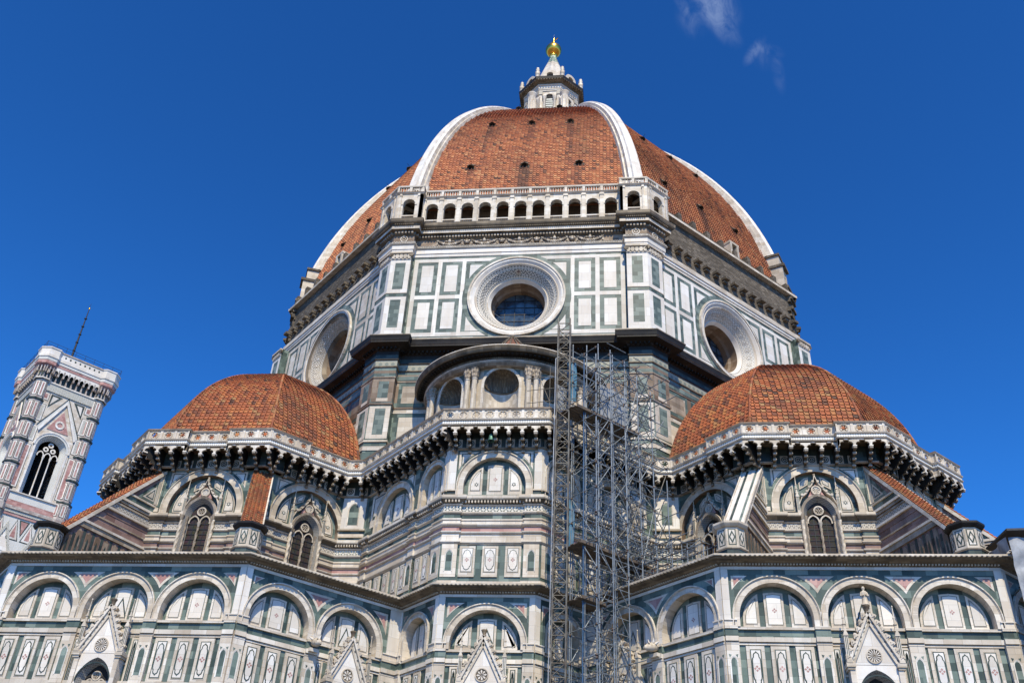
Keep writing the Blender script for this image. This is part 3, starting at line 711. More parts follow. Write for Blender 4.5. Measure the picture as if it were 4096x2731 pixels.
def upper_arch(i, cu, ro, ri, cz, mats=('white', 'cream'), star=True, win=False, bu0=0., bu1=None):
    fr = FRM[i]; mb = MB(); z0 = 28.88; bu1 = LEN[i] if bu1 is None else bu1; dk = -.34
    mb.spandrel(fr, bu0, bu1, z0, 32.25, cu, cz, ri + .02, 0, 'green', 28)
    if not win:
        mb.face([fr.P(u, z, dk) for u, z in arch_pts(cu, z0, cz, ri + .02, 28)], 'green')
        lunette(mb, fr, cu, 29.1, cz, ri - .06, dk, star=star, fill='white2' if mats[0] == 'white' else 'white')
        mb.box(fr, cu - ri, cu + ri, z0, 29.1, dk, dk + .1, 'green')
    archivolt(mb, fr, cu, cz, ri, ro, dk, mats[0], mats[1], stilt=cz - z0, d=.07)
    # spandrel triangles
    R = ro + .2
    for s_, e in ((-1, bu0), (1, bu1)):
        e2 = e - s_ * (.62 if not win else 1.15)
        if abs(e2 - cu) > ro * .62:
            q = half_tri(cu, e2, cz, R, 32.12); mb.nest(fr, q, 0, [(0, 'white', .012)]); mb.nest(fr, shrink(q, .68), .012, [(0, 'line', .008)]); mb.nest(fr, shrink(q, .54), .02, [(0, 'white2', .006)])
    return mb
# south east block: front and slanted faces
for i, cu, ro, ri, cz, b0, b1 in ((6, 3.1, 2.54, 2.06, 29.62, 0, None), (5, LEN[5] - 1.72, 1.55, 1.22, 30.5, LEN[5] - 3.5, None), (5, 3.9, 2.48, 2.03, 29.6, 0, LEN[5] - 3.5), (7, 1.72, 1.55, 1.22, 30.5, 0, 3.5), (7, LEN[7] - 3.9, 2.48, 2.03, 29.6, 3.5, None)):
    mb = upper_arch(i, cu, ro, ri, cz, bu0=b0, bu1=b1)
    if i == 6:
        for a, b in ((.0, .5), (LEN[6] - .5, LEN[6])):
            mb.box(FRM[6], a, b, 29.3, 32.25, -.2, .09, 'white2'); mb.box(FRM[6], a - .03 * (a > 1), b + .03 * (a < 1), 28.9, 29.2, -.2, .12, 'dgreen'); mb.box(FRM[6], a - .05 * (a > 1), b + .05 * (a < 1), 29.2, 29.3, -.2, .2, 'cream')
    elif cz > 30:
        q = (LEN[5] - .45, LEN[5]) if i == 5 else (0, .45)
        mb.box(FRM[i], *q, 29.3, 32.25, -.2, .09, 'white2'); mb.box(FRM[i], *q, 28.9, 29.2, -.2, .12, 'dgreen'); mb.box(FRM[i], *q, 29.2, 29.3, -.2, .2, 'cream')
    obj(mb, 'blind_arch')
for i in (4, 8):
    fr = FRM[i]; mb = MB(); L_ = LEN[i]
    mb.box(fr, 0, L_, 28.86, 32.25, -.4, 0, 'green')
    mb.box(fr, .12, L_ - .12, 29.75, 32.2, -.2, .1, 'white2'); mb.box(fr, .05, L_ - .05, 29.1, 29.35, -.2, .12, 'cream'); mb.box(fr, 0, L_, 29.62, 29.75, -.2, .2, 'cream')
    arc = arch_pts(L_ / 2, 30.05, 31.2, .36, 12, .2)
    mb.prism(fr, arc, .0, .106, 'green'); rim = arch_pts(L_ / 2, 29.98, 31.2, .43, 12, .2)
    for a, b, c, e in zip(rim, rim[1:], arc[1:], arc): mb.face([fr.P(*a, .14), fr.P(*b, .14), fr.P(*c, .11), fr.P(*e, .11)], 'white')
    obj(mb, 'pier'); mb = MB()
    mb.box(fr, .2, L_ - .2, 23.3, 25.5, -.2, .05, 'white'); mb.prism(fr, arch_pts(L_ / 2, 23.6, 24.8, .3, 10, .2), .0, .056, 'green')
    obj(mb, 'blind_lancet', trib_wall['D'])
# inlaid panels of the band under the cornice
for i, cs in ((6, (1.65, 3.1, 4.55)), (5, (1.6, 2.75, 3.9, 5.05, 6.0, 7.75, 8.65)), (7, (LEN[7] - 1.6, LEN[7] - 2.75, LEN[7] - 3.9, LEN[7] - 5.05, LEN[7] - 6.0, LEN[7] - 7.75, LEN[7] - 8.65))):
    par = trib_wall['D']
    for c in cs:
        hw = .5 if i == 6 else .37
        mb = MB(); fr = FRM[i]; R = [(c - hw, 23.4), (c + hw, 23.4), (c + hw, 25.4), (c - hw, 25.4)]
        mb.nest(fr, R, 0, [(0, 'white', .08)]); q = inset(R, .11 if i == 6 else .09); q = [(u, z + (.16 if j < 2 else 0)) for j, (u, z) in enumerate(q)]
        mb.nest(fr, q, .08, [(0, 'cream', .02), (.03, 'line', .026), (.06, 'white2', .034)])
        k = inset(q, .10); lz = lozenge(k[0][0], k[1][0], k[0][1] + .02, k[2][1] - .02)
        mb.nest(fr, lz, .112, [(0, 'line', .012), (.04, 'white2', .02)]); quatre(mb, fr, c, (q[0][1] + q[2][1]) / 2, .13, .14)
        obj(mb, 'inlaid_panel', par)
for i, us in ((6, ((0.02, 1.0), (5.2, 6.18))), (5, ((6.5, 7.1), (LEN[5] - 1.03, LEN[5] - .02), (.5, 1.0))), (7, ((3.2, 3.8), (.02, 1.03), (9.3, 9.8)))):
    for a, b in us:
        fr = FRM[i]; lm = MB()
        lm.box(fr, a, b, 23.35, 25.5, 0, J1 + .03, 'white'); c = (a + b) / 2
        arc = arch_pts(c, 23.75, 24.75, .2, 10, .16); lm.prism(fr, arc, J1, J1 + .036, 'green')
        rim = arch_pts(c, 23.68, 24.75, .27, 10, .16)
        for p, q, r_, s_ in zip(rim, rim[1:], arc[1:], arc): lm.face([fr.P(*p, J1 + .07), fr.P(*q, J1 + .07), fr.P(*r_, J1 + .04), fr.P(*s_, J1 + .04)], 'white2')
        obj(lm, 'blind_lancet', trib_wall['D'])
# ---------------------------------------------------------------- tribune windows
def twisted(mb, c, z0, z1, r, m, turns=1.1):
    n = 12; rows = []; k = int((z1 - z0) / .09)
    for j in range(k + 1):
        z = z0 + (z1 - z0) * j / k; ph = z * turns * 2 * pi
        rows.append([Vector((c[0] + cos(2 * pi * i / n) * r * (1 + .22 * cos(2 * (2 * pi * i / n) - ph * 1.6)), c[1] + sin(2 * pi * i / n) * r * (1 + .22 * cos(2 * (2 * pi * i / n) - ph * 1.6)), z)) for i in range(n)])
    mb.grid(rows, m, True)
def tribune_window(i):
    fr = FRM[i]; cu = mid(i); mb = upper_arch(i, cu, 3.0, 2.5, 29.36, ('cream', 'brown'), win=True)
    dk = -.34; zs = 28.72; ro, ri = 1.04, .80; pd = .32
    arcL = arch_pts(cu, 28.88, 29.36, 2.52, 28)
    mb.face([fr.P(u, z, dk) for u, z in arcL], 'green')
    mb.face([fr.P(u, z, dk) for u, z in ((cu - WH - .3, 22.6), (cu + WH + .3, 22.6), (cu + WH + .3, 28.9), (cu - WH - .3, 28.9))], 'upold')
    for s_ in (-1, 1):
        r = 2.4; x0, x1 = 1.42, r - .14; cz = 29.36; z0 = 29.14
        pts = [(x0, z0), (x1 - .02, z0)] + [(x1 * cos(a), cz + x1 * sin(a)) for a in [(math.acos(x0 / x1)) * q / 8 for q in range(9)]]
        pts = [(cu + s_ * u, z) for u, z in pts][::s_]
        mb.nest(fr, pts, dk, [(0, 'cream', .07), (.08, 'line', .08), (.13, 'white', .09)]); star6(mb, fr, cu + s_ * 1.8, 29.75, .17, dk + .1)
        # the bent panels beside the ogee
        q = [(.45, 31.05), (1.02, 30.7), (1.02, 31.2), (.62, 31.55), (.35, 31.62)]
        mb.nest(fr, [(cu + s_ * u, z) for u, z in q][::s_], dk, [(0, 'cream', .07), (.09, 'lgreen', .08), (.13, 'white', .09)])
    host = obj(mb, 'blind_arch')
    w = MB()
    outer = arch_pts(cu, 22.7, zs, ro, 24, pd); inner = arch_pts(cu, 22.7, zs, ri, 24, pd); fr2 = arch_pts(cu, 22.7, zs, ro + .17, 24, pd)
    for a, b, c, e in zip(outer, outer[1:], inner[1:], inner): w.face([fr.P(*a, .13), fr.P(*b, .13), fr.P(*c, -.3), fr.P(*e, -.3)], 'reveal')
    for a, b, c, e in zip(fr2, fr2[1:], outer[1:], outer):
        w.face([fr.P(*a, .17), fr.P(*b, .17), fr.P(*c, .13), fr.P(*e, .13)], 'upold'); w.face([fr.P(*a, -.35), fr.P(*b, -.35), fr.P(*b, .17), fr.P(*a, .17)], 'cream')
    for s_ in (-1, 1):
        og = [(1.2, 29.45), (.95, 30.02), (.62, 30.28), (.42, 30.6), (.16, 30.98), (0, 31.5)]
        for (a, b), (c, e) in zip(og, og[1:]):
            w.prism(fr, [(cu + s_ * a, b), (cu + s_ * c, e), (cu + s_ * c, e + .14), (cu + s_ * a, b + .14)][::-s_], dk, .06, 'cream')
        for q in og[1:-1]: w.prism(fr, [(cu + s_ * q[0] + .09 * cos(t), q[1] + .16 + .09 * sin(t)) for t in [2 * pi * k / 8 for k in range(8)]], dk, .1, 'cream')
    w.prism(fr, [(cu - .55, 30.1), (cu + .55, 30.1), (cu + .3, 30.6), (cu, 31.0), (cu - .3, 30.6)], dk, -.1, 'pink')
    w.ring(fr, cu, 30.55, .24, .33, dk, .0, 'cream', 0, 360, 20); w.ring(fr, cu, 30.55, .03, .24, dk, -.05, 'white', 0, 360, 20)
    for k in range(8):
        a = 2 * pi * k / 8; w.prism(fr, [(cu + cos(a - .12) * .1, 30.55 + sin(a - .12) * .1), (cu + cos(a) * .22, 30.55 + sin(a) * .22), (cu + cos(a + .12) * .1, 30.55 + sin(a + .12) * .1)], dk, -.03, 'dgreen')
    c = fr.P(cu, 0, -.1); w.lathe((c.x, c.y), [(.05, 31.4), (.1, 31.55), (.05, 31.62), (.12, 31.72), (.0, 31.8)], 'upold', 6)
    wo_ = obj(w, 'tribune_window')
    gl = MB(); gl.face([fr.P(u, z, -.3) for u, z in inner], 'stained')
    for k in range(15):
        z = 22.9 + k * .38; gl.box(fr, cu - ri, cu + ri, z, z + .035, -.31, -.27, 'iron')
    for u in (-.4, .4): gl.box(fr, cu + u - .015, cu + u + .015, 22.7, 28.6, -.31, -.275, 'iron')
    obj(gl, 'glass', wo_)
    t = MB(); c = fr.P(cu, 0, -.2); twisted(t, (c.x, c.y), 22.7, 28.0, .085, 'upold')
    t.lathe((c.x, c.y), [(.08, 28.0), (.1, 28.1), (.15, 28.24), (.16, 28.3)], 'cream', 8)
    t.ring(fr, cu, 29.15, .25, .33, -.29, -.16, 'cream', 0, 360, 20)
    for k in range(6):
        a = 2 * pi * k / 6; t.ring(fr, cu + cos(a) * .14, 29.15 + sin(a) * .14, .075, .10, -.28, -.2, 'cream', 0, 360, 8)
    for s_ in (-1, 1):
        ar = arch_pts(cu + s_ * ri * .5, 28.25, 28.35, ri * .5, 12, .12); ai = arch_pts(cu + s_ * ri * .5, 28.25, 28.35, ri * .5 - .09, 12, .12)
        for a, b, c2, e in zip(ar, ar[1:], ai[1:], ai): t.face([fr.P(*a, -.17), fr.P(*b, -.17), fr.P(*c2, -.17), fr.P(*e, -.17)], 'cream'); t.face([fr.P(*c2, -.17), fr.P(*c2, -.3), fr.P(*e, -.3), fr.P(*e, -.17)], 'upold')
        arch_fill = [(cu + s_ * ri * .98, 28.8), (cu + s_ * ri * .3, 29.0), (cu + s_ * .3, 28.85)]
    obj(t, 'tracery', wo_)
    for s_ in (-1, 1):
        for du, r in ((1.17, .11), (.88, .07)):
            m = MB(); c = fr.P(cu + s_ * du, 0, .14 if du > 1 else -.1); twisted(m, (c.x, c.y), 22.7, 28.35, r, 'cream' if du > 1 else 'upold')
            m.lathe((c.x, c.y), [(r, 28.35), (r * 1.2, 28.45), (r * 1.7, 28.65), (r * 1.75, 28.72)], 'upold', 8); obj(m, 'twisted_column', wo_)
        m = MB(); pinnacle(m, fr, cu + s_ * 1.28, 28.75, 31.5, .04, .12); obj(m, 'pinnacle', wo_)
for i in (1, 2, 3, 9, 10, 11): tribune_window(i)
# end piers of the tribune faces beside the windows: corner strips
for i in (2, 3, 9, 10, 11, 1):
    for s_ in (-1, 1):
        a = (0, .85) if s_ < 0 else (LEN[i] - .85, LEN[i])
        if (i in (3,) and s_ > 0) or (i == 9 and s_ < 0): continue
        cs_ = MB(); cs_.box(FRM[i], *a, 28.9, 32.25, -.2, .07, 'green'); c = sum(a) / 2
        cs_.box(FRM[i], a[0] - .02, a[1] + .02, 29.0, 29.3, -.2, .14, 'cream')
        cs_.prism(FRM[i], [(c - .3, 29.5), (c + .3, 29.5), (c + .3, 32.1), (c - .3, 32.1)], 0, .08, 'cream'); cs_.prism(FRM[i], [(c - .22, 29.6), (c + .22, 29.6), (c + .22, 32.0), (c - .22, 32.0)], 0, .09, 'green'); obj(cs_, 'corner_strip')
# ---------------------------------------------------------------- the balcony on corbels
PJ = .38; PL = 1.75
bw = [pt(0, 0, 0), pt(0, LEN[0] - PL, 0), pt(0, LEN[0] - PL, PJ), corner(1, PJ), pt(1, PL - .5, PJ), pt(1, PL - .5, 0), pt(1, LEN[1] - PL + .5, 0), pt(1, LEN[1] - PL + .5, PJ), corner(2, PJ), pt(2, PL - .5, PJ), pt(2, PL - .5, 0), pt(2, LEN[2] - PL + .5, 0), pt(2, LEN[2] - PL + .5, PJ), corner(3, PJ), pt(3, PL - .5, PJ), pt(3, PL - .5, 0),
      corner(4, 0), corner(5, 0), corner(6, 0)]
bw = bw + [(-x, y) for x, y in bw[::-1]]
def offset_path(path, d):
    o = []
    for i, p in enumerate(path):
        def nr(a, b): e = (Vector(b) - Vector(a)).normalized(); return Vector((e.y, -e.x))
        a = nr(path[i - 1], p) if i else nr(p, path[1]); b = nr(p, path[i + 1]) if i < len(path) - 1 else a
        k = a + b; k = k / max(.25, k.dot(a)); o.append((p[0] + k.x * d, p[1] + k.y * d))
    return o
bm = MB()
BO = 1.2
bm.sweep(bw, [(0, 32.25), (.1, 32.28), (.14, 32.34), (.14, 32.40), (0, 32.42), (0, 33.56), (BO - .1, 33.56)], ['upold', 'upold', 'upold', 'upold', 'dgreen', 'old'], caps=False)  # wall behind the corbels in dark green: the balcony's deep shade painted in
bm.sweep(bw, [(BO - .1, 33.42), (BO, 33.42), (BO, 33.5), (BO + .08, 33.54), (BO + .1, 33.6), (BO + .02, 33.63), (BO + .02, 33.84), (BO + .1, 33.88), (BO + .13, 33.96), (BO + .02, 33.99), (BO - .2, 34.0)], ['white', 'white2', 'white', 'cream', 'white', 'frieze2', 'white', 'white', 'white', 'white'], caps=False)
bm.sweep(bw, [(BO - .18, 34.66), (BO + .04, 34.64), (BO + .1, 34.70), (BO + .1, 34.78), (BO - .2, 34.80)], ['white', 'cream', 'brown', 'brown'], caps=False)
bm.sweep(bw, [(BO - .2, 34.0), (-.9, 34.0)], ['old'], caps=False)
bop = offset_path(bw, BO)
fl = MB()
for a, b in zip(U, U[1:]):
    L_ = sqrt((b[0] - a[0]) ** 2 + (b[1] - a[1]) ** 2); fr = Frame(a, (b[0] - a[0], b[1] - a[1])); n = max(1, round(L_ / .88))
    for i in range(n):
        u = L_ * (i + .5) / n; fl.box(fr, u - .3, u + .3, 32.46, 33.06, -.05, .03, 'white'); fl.ring(fr, u, 32.76, .05, .24, 0, .036, 'line', 0, 360, 12); fl.ring(fr, u, 32.76, .13, .17, 0, .042, 'white', 0, 360, 12)
        fl.prism(fr, arch_pts(u, 33.1, 33.2, .26, 8), 0, .02, 'dgreen')  # arch heads darkened, shade under the balcony floor put into the colour
bal = obj(bm, 'balcony'); obj(fl, 'roundel_band', bal)
def holed(mb, fr, u0, u1, z0, z1, cu, cz, r, d, m, n=20):
    """rectangle with a round hole"""
    angs = sorted([2 * pi * i / n for i in range(n)] + [atan2(z - cz, u - cu) % (2 * pi) for u in (u0, u1) for z in (z0, z1)])
    def edge(a):
        c, s_ = cos(a), sin(a); k = min((((u1 - cu) if c > 0 else (u0 - cu)) / c) if abs(c) > 1e-9 else 1e9, (((z1 - cz) if s_ > 0 else (z0 - cz)) / s_) if abs(s_) > 1e-9 else 1e9)
        return (cu + c * k, cz + s_ * k)
    for a, b in zip(angs, angs[1:] + [angs[0] + 2 * pi]):
        if b - a < 1e-6: continue
        mb.face([fr.P(*edge(a), d), fr.P(*edge(b), d), fr.P(cu + cos(b) * r, cz + sin(b) * r, d), fr.P(cu + cos(a) * r, cz + sin(a) * r, d)], m, .6)
pa = MB(); fg = MB(); corb = []
for a, b in zip(bop, bop[1:]):
    L_ = sqrt((b[0] - a[0]) ** 2 + (b[1] - a[1]) ** 2); fr = Frame(a, (b[0] - a[0], b[1] - a[1]))
    if L_ < .6:
        pa.box(fr, 0, L_, 33.98, 34.66, -.12, 0, 'white'); fg.box(fr, 0, L_, 32.98, 33.45, -.1, 0, 'white'); continue
    n = max(1, round(L_ / .9)); q = L_ / n
    for i in range(n):
        u = (i + .5) * q; r = .275
        for d in (-.02, -.14): holed(pa, fr, u - q / 2, u + q / 2, 33.98, 34.66, u, 34.32, r, d, 'white')
        pa.ring(fr, u, 34.32, r - .04, r + .03, -.14, .01, 'cream', 0, 360, 16)
        for k in range(6):
            t = 2 * pi * (k + .5) / 6; pa.prism(fr, [(u + cos(t - .32) * (r - .02), 34.32 + sin(t - .32) * (r - .02)), (u + cos(t + .32) * (r - .02), 34.32 + sin(t + .32) * (r - .02)), (u + cos(t) * r * .42, 34.32 + sin(t) * r * .42)], -.1, -.04, 'white')
        for k in (0, 1): pa.box(fr, u - q / 2 + k * (q - .09), u - q / 2 + .09 + k * (q - .09), 33.98, 34.66, -.16, .03, 'white')
        rr = q * .5 - .075
        # trefoil arch between the corbels
        lob = []
        for c0, z0_, r0, a0, a1 in ((u + rr * .52, 33.08, rr * .48, -12, 112), (u, 33.27, rr * .5, 12, 168), (u - rr * .52, 33.08, rr * .48, 68, 192)):
            lob += [(c0 + cos(radians(a0 + (a1 - a0) * k / 6)) * r0, z0_ + sin(radians(a0 + (a1 - a0) * k / 6)) * r0 * (1.0 if r0 > rr * .49 else 1)) for k in range(7)]
        lob = [(x, min(z, 33.52)) for x, z in lob]
        poly = [(u + q / 2, 32.98), (u + q / 2, 33.56), (u - q / 2, 33.56), (u - q / 2, 32.98)] + lob[::-1]
        fg.prism(fr, poly, -.16, .0, 'white', 'cream')
    for i in range(n + 1): corb.append((fr, i * q))
obj(pa, 'parapet', bal); obj(fg, 'arched_fringe', bal)
cb = MB(); f0 = Frame((0, 0), (1, 0)); fx = Frame((0, 0), (0, -1))
prof = [(-1.3, 31.95), (-1.12, 32.0), (-1.0, 32.16), (-1.02, 32.27), (-.76, 32.32), (-.68, 32.45), (-.7, 32.54), (-.42, 32.58), (-.32, 32.71), (-.34, 32.78), (-.1, 32.81), (-.03, 32.9), (-.05, 33.0), (-.12, 33.45), (-1.3, 33.5)]
hw = .085
for s_ in (-1, 1): cb.face([Vector((s_ * hw, -d, z)) for d, z in (prof if s_ > 0 else prof[::-1])], 'dark')  # corbel sides near black: shadow between the brackets painted on
for (a, b), (c, e) in zip(prof, prof[1:]): cb.face([Vector((-hw, -a, b)), Vector((hw, -a, b)), Vector((hw, -c, e)), Vector((-hw, -c, e))], 'old')
for d, z in ((-.07, 32.86), (-.4, 32.62), (-.74, 32.36), (-1.08, 32.05)):
    cb.tube((-hw - .03, -d, z), (hw + .03, -d, z), .085, 'upold', 8)
cb.hbox(f0, -.13, .13, 32.93, 33.02, -.3, .03, 'white')
c0 = obj(cb, 'corbel', bal); first = True; seen = []
for fr, u in corb:
    p = fr.P(u, 0, 0)
    if any((p - s_).length < .45 for s_ in seen): continue
    seen.append(p)
    o = c0 if first else c0.copy()
    if not first: COL.objects.link(o); o.parent = bal
    first = False; o.location = p; o.rotation_euler = (0, 0, atan2(fr.t.y, fr.t.x))
# ---------------------------------------------------------------- tiled vaults
def tile_face(mb, c, k, R0, zc, rho, za, zb, tw, th, m, lift=.04, gap=0., streaks=()):
    """one curved side of an octagonal vault, laid with overlapping tiles"""
    a = -pi / 2 + k * pi / 4; n = Vector((cos(a), sin(a), 0)); t = Vector((-sin(a), cos(a), 0)); c8, s8 = cos(pi / 8), sin(pi / 8)
    def S_(u, f, l):
        r = R0 - rho + rho * cos(f); p = n * (r * c8 + l * cos(f)) + t * u; return Vector((c[0] + p.x, c[1] + p.y, zc + rho * sin(f) + l * sin(f)))
    f0 = math.asin((za - zc) / rho); f1 = math.asin(min(.9999, (zb - zc) / rho)); rows = int((f1 - f0) * rho / th); df = (f1 - f0) / rows
    for j in range(rows):
        f = f0 + df * j; hw = (R0 - rho + rho * cos(f + df * .5)) * s8 - gap
        if hw < .1: continue
        off = random.uniform(-.012, .012)
        nl = int(hw / tw) + 1
        for i in range(-nl, nl):
            u0, u1 = max(-hw, i * tw), min(hw, (i + 1) * tw)
            if u1 - u0 < .04: continue
            r = min(1, max(0, random.gauss(.52, .24))); w_ = u1 - u0; zt = zc + rho * sin(f)
            for su, s0, s1, sw in streaks:
                if abs((u0 + u1) / 2 - su) < sw and s0 < zt < s1 and random.random() < .25 + .65 * (zt - s0) / (s1 - s0): r *= .3
            jt = random.uniform(-.008, .012); l0 = lift + jt; l1 = l0 - .055
            fa, fb = f - df * .1 + off / rho, f + df * 1.0
            x = [(u0, .06), (u0 + .03 * w_, .10), (u0 + .17 * w_, .10), (u0 + .24 * w_, 0), (u1, 0)]
            for (p, h0), (q, h1) in zip(x, x[1:]): mb.face([S_(p, fa, l0 + h0), S_(q, fa, l0 + h1), S_(q, fb, l1 + h1), S_(p, fb, l1 + h0)], m, r)
            mb.face([S_(u0, fa, -.06), S_(u0 + .2 * w_, fa, -.06), S_(u0 + .2 * w_, fa, l0 + .09), S_(u0, fa, l0 + .07)], m, r * .7)
            mb.face([S_(u0 + .2 * w_, fa, -.06), S_(u1, fa, -.06), S_(u1, fa, l0), S_(u0 + .2 * w_, fa, l0 + .0)], m, r * .7)
    N_ = 14
    for j in range(N_):
        fa, fb = f0 + (f1 - f0) * j / N_, f0 + (f1 - f0) * (j + 1) / N_
        ha, hb = (R0 - rho + rho * cos(fa)) * s8, (R0 - rho + rho * cos(fb)) * s8
        mb.face([S_(-ha, fa, -.06), S_(ha, fa, -.06), S_(hb, fb, -.06), S_(-hb, fb, -.06)], m, .1)
    return S_
HD = (9.95, 33.1, 12.25)
for sg in (-1, 1):
    mb = MB(); c = (-20.8, -19.55) if sg < 0 else (20.9, -19.55)
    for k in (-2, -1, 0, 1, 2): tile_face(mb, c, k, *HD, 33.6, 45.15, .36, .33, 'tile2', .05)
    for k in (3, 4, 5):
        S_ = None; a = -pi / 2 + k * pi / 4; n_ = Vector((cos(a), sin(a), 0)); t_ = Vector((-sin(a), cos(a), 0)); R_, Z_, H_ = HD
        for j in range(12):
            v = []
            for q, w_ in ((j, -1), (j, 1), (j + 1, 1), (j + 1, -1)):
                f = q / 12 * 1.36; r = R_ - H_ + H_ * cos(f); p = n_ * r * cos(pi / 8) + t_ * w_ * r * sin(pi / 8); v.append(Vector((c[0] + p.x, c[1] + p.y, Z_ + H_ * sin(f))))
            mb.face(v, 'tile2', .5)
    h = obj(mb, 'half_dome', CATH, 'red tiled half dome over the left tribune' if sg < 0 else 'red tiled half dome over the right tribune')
    for k in (-2, -1, 0, 1):
        rd = MB(); th = -pi / 2 + pi / 8 + k * pi / 4; prev = None
        for j in range(34):
            f = asin_ = math.asin((33.6 - HD[1]) / HD[2]) + j * 1.3 / 33; r = HD[0] - HD[2] + HD[2] * cos(f)
            p = Vector((c[0] + cos(th) * r, c[1] + sin(th) * r, HD[1] + HD[2] * sin(f) + .06))
            if prev is not None:
                rr = random.random(); i0 = len(rd.f); rd.tube(prev, p, .11, 'tile2', 6, .10)
                for q in range(i0, len(rd.f)): rd.r[q] = rr
            prev = p
        obj(rd, 'ridge', h)
# ---------------------------------------------------------------- sloping buttresses with their turrets
def buttress(sg, k, marble=False):
    th = -pi / 2 + pi / 8 + k * pi / 4
    d = Vector((cos(th), sin(th))); c = Vector((sg * TC[0], TC[1])); W_ = .56
    slope = lambda r: 32.0 - (r - 10.35) * (32.0 - 25.35) / (16.3 - 10.35)
    root = None
    mb = MB()
    for s_ in (-1, 1):
        # frame: u = distance from the tribune's centre
        t = d if s_ > 0 else -d
        n = Vector((t.y, -t.x)); o = c + n * W_; fr = Frame(o, t); U_ = (lambda r: r) if s_ > 0 else (lambda r: -r)
        def poly(pts): return [(U_(r), z) for r, z in pts][::s_]
        mb.prism(fr, poly([(9.5, 22.7), (16.3, 22.7), (16.3, 25.35), (10.35, 32.0), (9.5, 32.0)]), -.1, 0, 'pinkw')
        def ledge(z0, z1, m, dd, r0=10.2):
            r1 = 10.35 + (32.0 - z1) * (16.3 - 10.35) / (32.0 - 25.35) - .1
            if r1 > r0 + .2: mb.prism(fr, poly([(r0, z0), (r1 + (z1 - z0) * .8, z0), (r1, z1), (r0, z1)]), -.05, dd, m)
        ledge(25.8, 26.15, 'upold', .1); ledge(26.15, 26.3, 'white', .18); ledge(26.85, 26.95, 'upold', .06); ledge(27.35, 27.7, 'pinkw', .03); ledge(27.7, 27.86, 'white', .16); ledge(27.95, 28.3, 'carved', .02); ledge(28.3, 28.42, 'upold', .08)
        ledge(28.5, 28.66, 'upold', .12); ledge(28.7, 28.86, 'white', .2); ledge(28.9, 29.3, 'green', .012); ledge(29.3, 29.42, 'cream', .1)
        mb.prism(fr, poly([(10.3, 29.5), (11.9, 29.5), (10.5, 31.2), (10.3, 31.4)]), -.05, .02, 'green'); mb.nest(fr, poly([(10.5, 29.65), (11.5, 29.65), (10.55, 30.8)]), .02, [(0, 'white', .01), (.1, 'line', .016), (.18, 'white', .022)])
        mb.prism(fr, poly([(10.0, 29.5), (10.45, 29.5), (10.45, 32.05), (10.0, 32.05)]), -.05, .05, 'cream')
        r = 10.6
        while r < 15.9:
            zt = min(25.75, slope(r + .55) - .25)
            mb.prism(fr, poly([(r, 22.75), (r + .22, 22.75), (r + .22, zt), (r, zt)]), -.05, .012, 'dgreen')
            q = poly([(r + .3, 22.75), (r + .66, 22.75), (r + .66, zt - .25), (r + .48, zt - .05), (r + .3, zt - .25)]); mb.prism(fr, q, -.05, .03, 'brown')
            q = poly([(r + .4, 22.9), (r + .56, 22.9), (r + .56, zt - .75), (r + .48, zt - .5), (r + .4, zt - .75)]); mb.prism(fr, q, -.05, .038, 'dgreen')
            r += .72
    t = Vector((-d.y, d.x)); fe = Frame(c + d * 16.3, t); mb.box(fe, -W_, W_, 22.7, 25.35, -.3, 0, 'upold')
    b = obj(mb, 'buttress')
    rf = MB(); ez = Vector((0, 0, 1)); dv = Vector((d.x, d.y, 0)); tv = Vector((t.x, t.y, 0)); cv = Vector((c.x, c.y, 0))
    a0 = cv + dv * 10.2 + ez * 32.12; a1 = cv + dv * 16.5 + ez * (slope(16.5) + .12); e = (a1 - a0).normalized(); nn = tv.cross(e)
    if nn.z < 0: nn = -nn
    ln = (a1 - a0).length; H = W_ + .14
    def slab(p0, p1, u0, u1, h0, h1, m, r=None, hh=None):
        h2, h3 = (h0, h1) if hh is None else hh
        q = [a0 + e * p + tv * u + nn * h for p, hA, hB in ((p0, h0, h1), (p1, h2, h3)) for u in (u0, u1) for h in (hA, hB)]
        A, B, C_, D, E_, F_, G_, H_ = q
        for f in ([B, F_, H_, D], [A, C_, G_, E_], [A, B, D, C_], [E_, G_, H_, F_], [A, E_, F_, B], [C_, D, H_, G_]): rf.face(f, m, r)
    slab(-.1, ln, -H, H, -.14, 0, 'white')
    if marble:
        for u0, u1, h, m in ((-H, -H + .3, .08, 'white2'), (-H + .3, -.2, .05, 'dgreen'), (-.2, .25, .1, 'white2'), (.25, .42, .06, 'lgreen'), (.42, H, .1, 'white2')): slab(-.1, ln, u0, u1, -.02, h, m)
        for u in (-H, H - .08): slab(-.1, ln, u, u + .08, .0, .16, 'white')
    else:
        n = int(ln / .3); q = ln / n
        for j in range(n):
            for i in range(5):
                u0 = -H + .05 + i * (2 * H - .1) / 5; u1 = u0 + (2 * H - .1) / 5; r = min(1, max(0, random.gauss(.6, .22)))
                slab(j * q - .0, j * q + q * 1.12, u0, u1 - .02, 0, .05, 'tile2', r, (.04, .1)); p0 = a0 + e * (j * q) + tv * u0 + nn * .06; p1 = a0 + e * (j * q + q * 1.1) + tv * u0 + nn * .12
                i0 = len(rf.f); rf.tube(p0, p1, .075, 'tile2', 6); rr = min(1, max(0, random.gauss(.6, .22)))
                for z in range(i0, len(rf.f)): rf.r[z] = rr
        for u in (-H - .03, H - .03): slab(-.1, ln, u, u + .06, -.16, .05, 'white')
    obj(rf, 'buttress_roof', b)
    tu = MB(); p = c + d * 17.05; R = .84
    def ringo(r, z): return [(r, z)]
    rot = math.degrees(th)
    tu.lathe((p.x, p.y), [(R + .25, 22.7), (R + .25, 22.95), (R + .08, 23.05)], 'cream', 8, smooth=False, rot=rot)
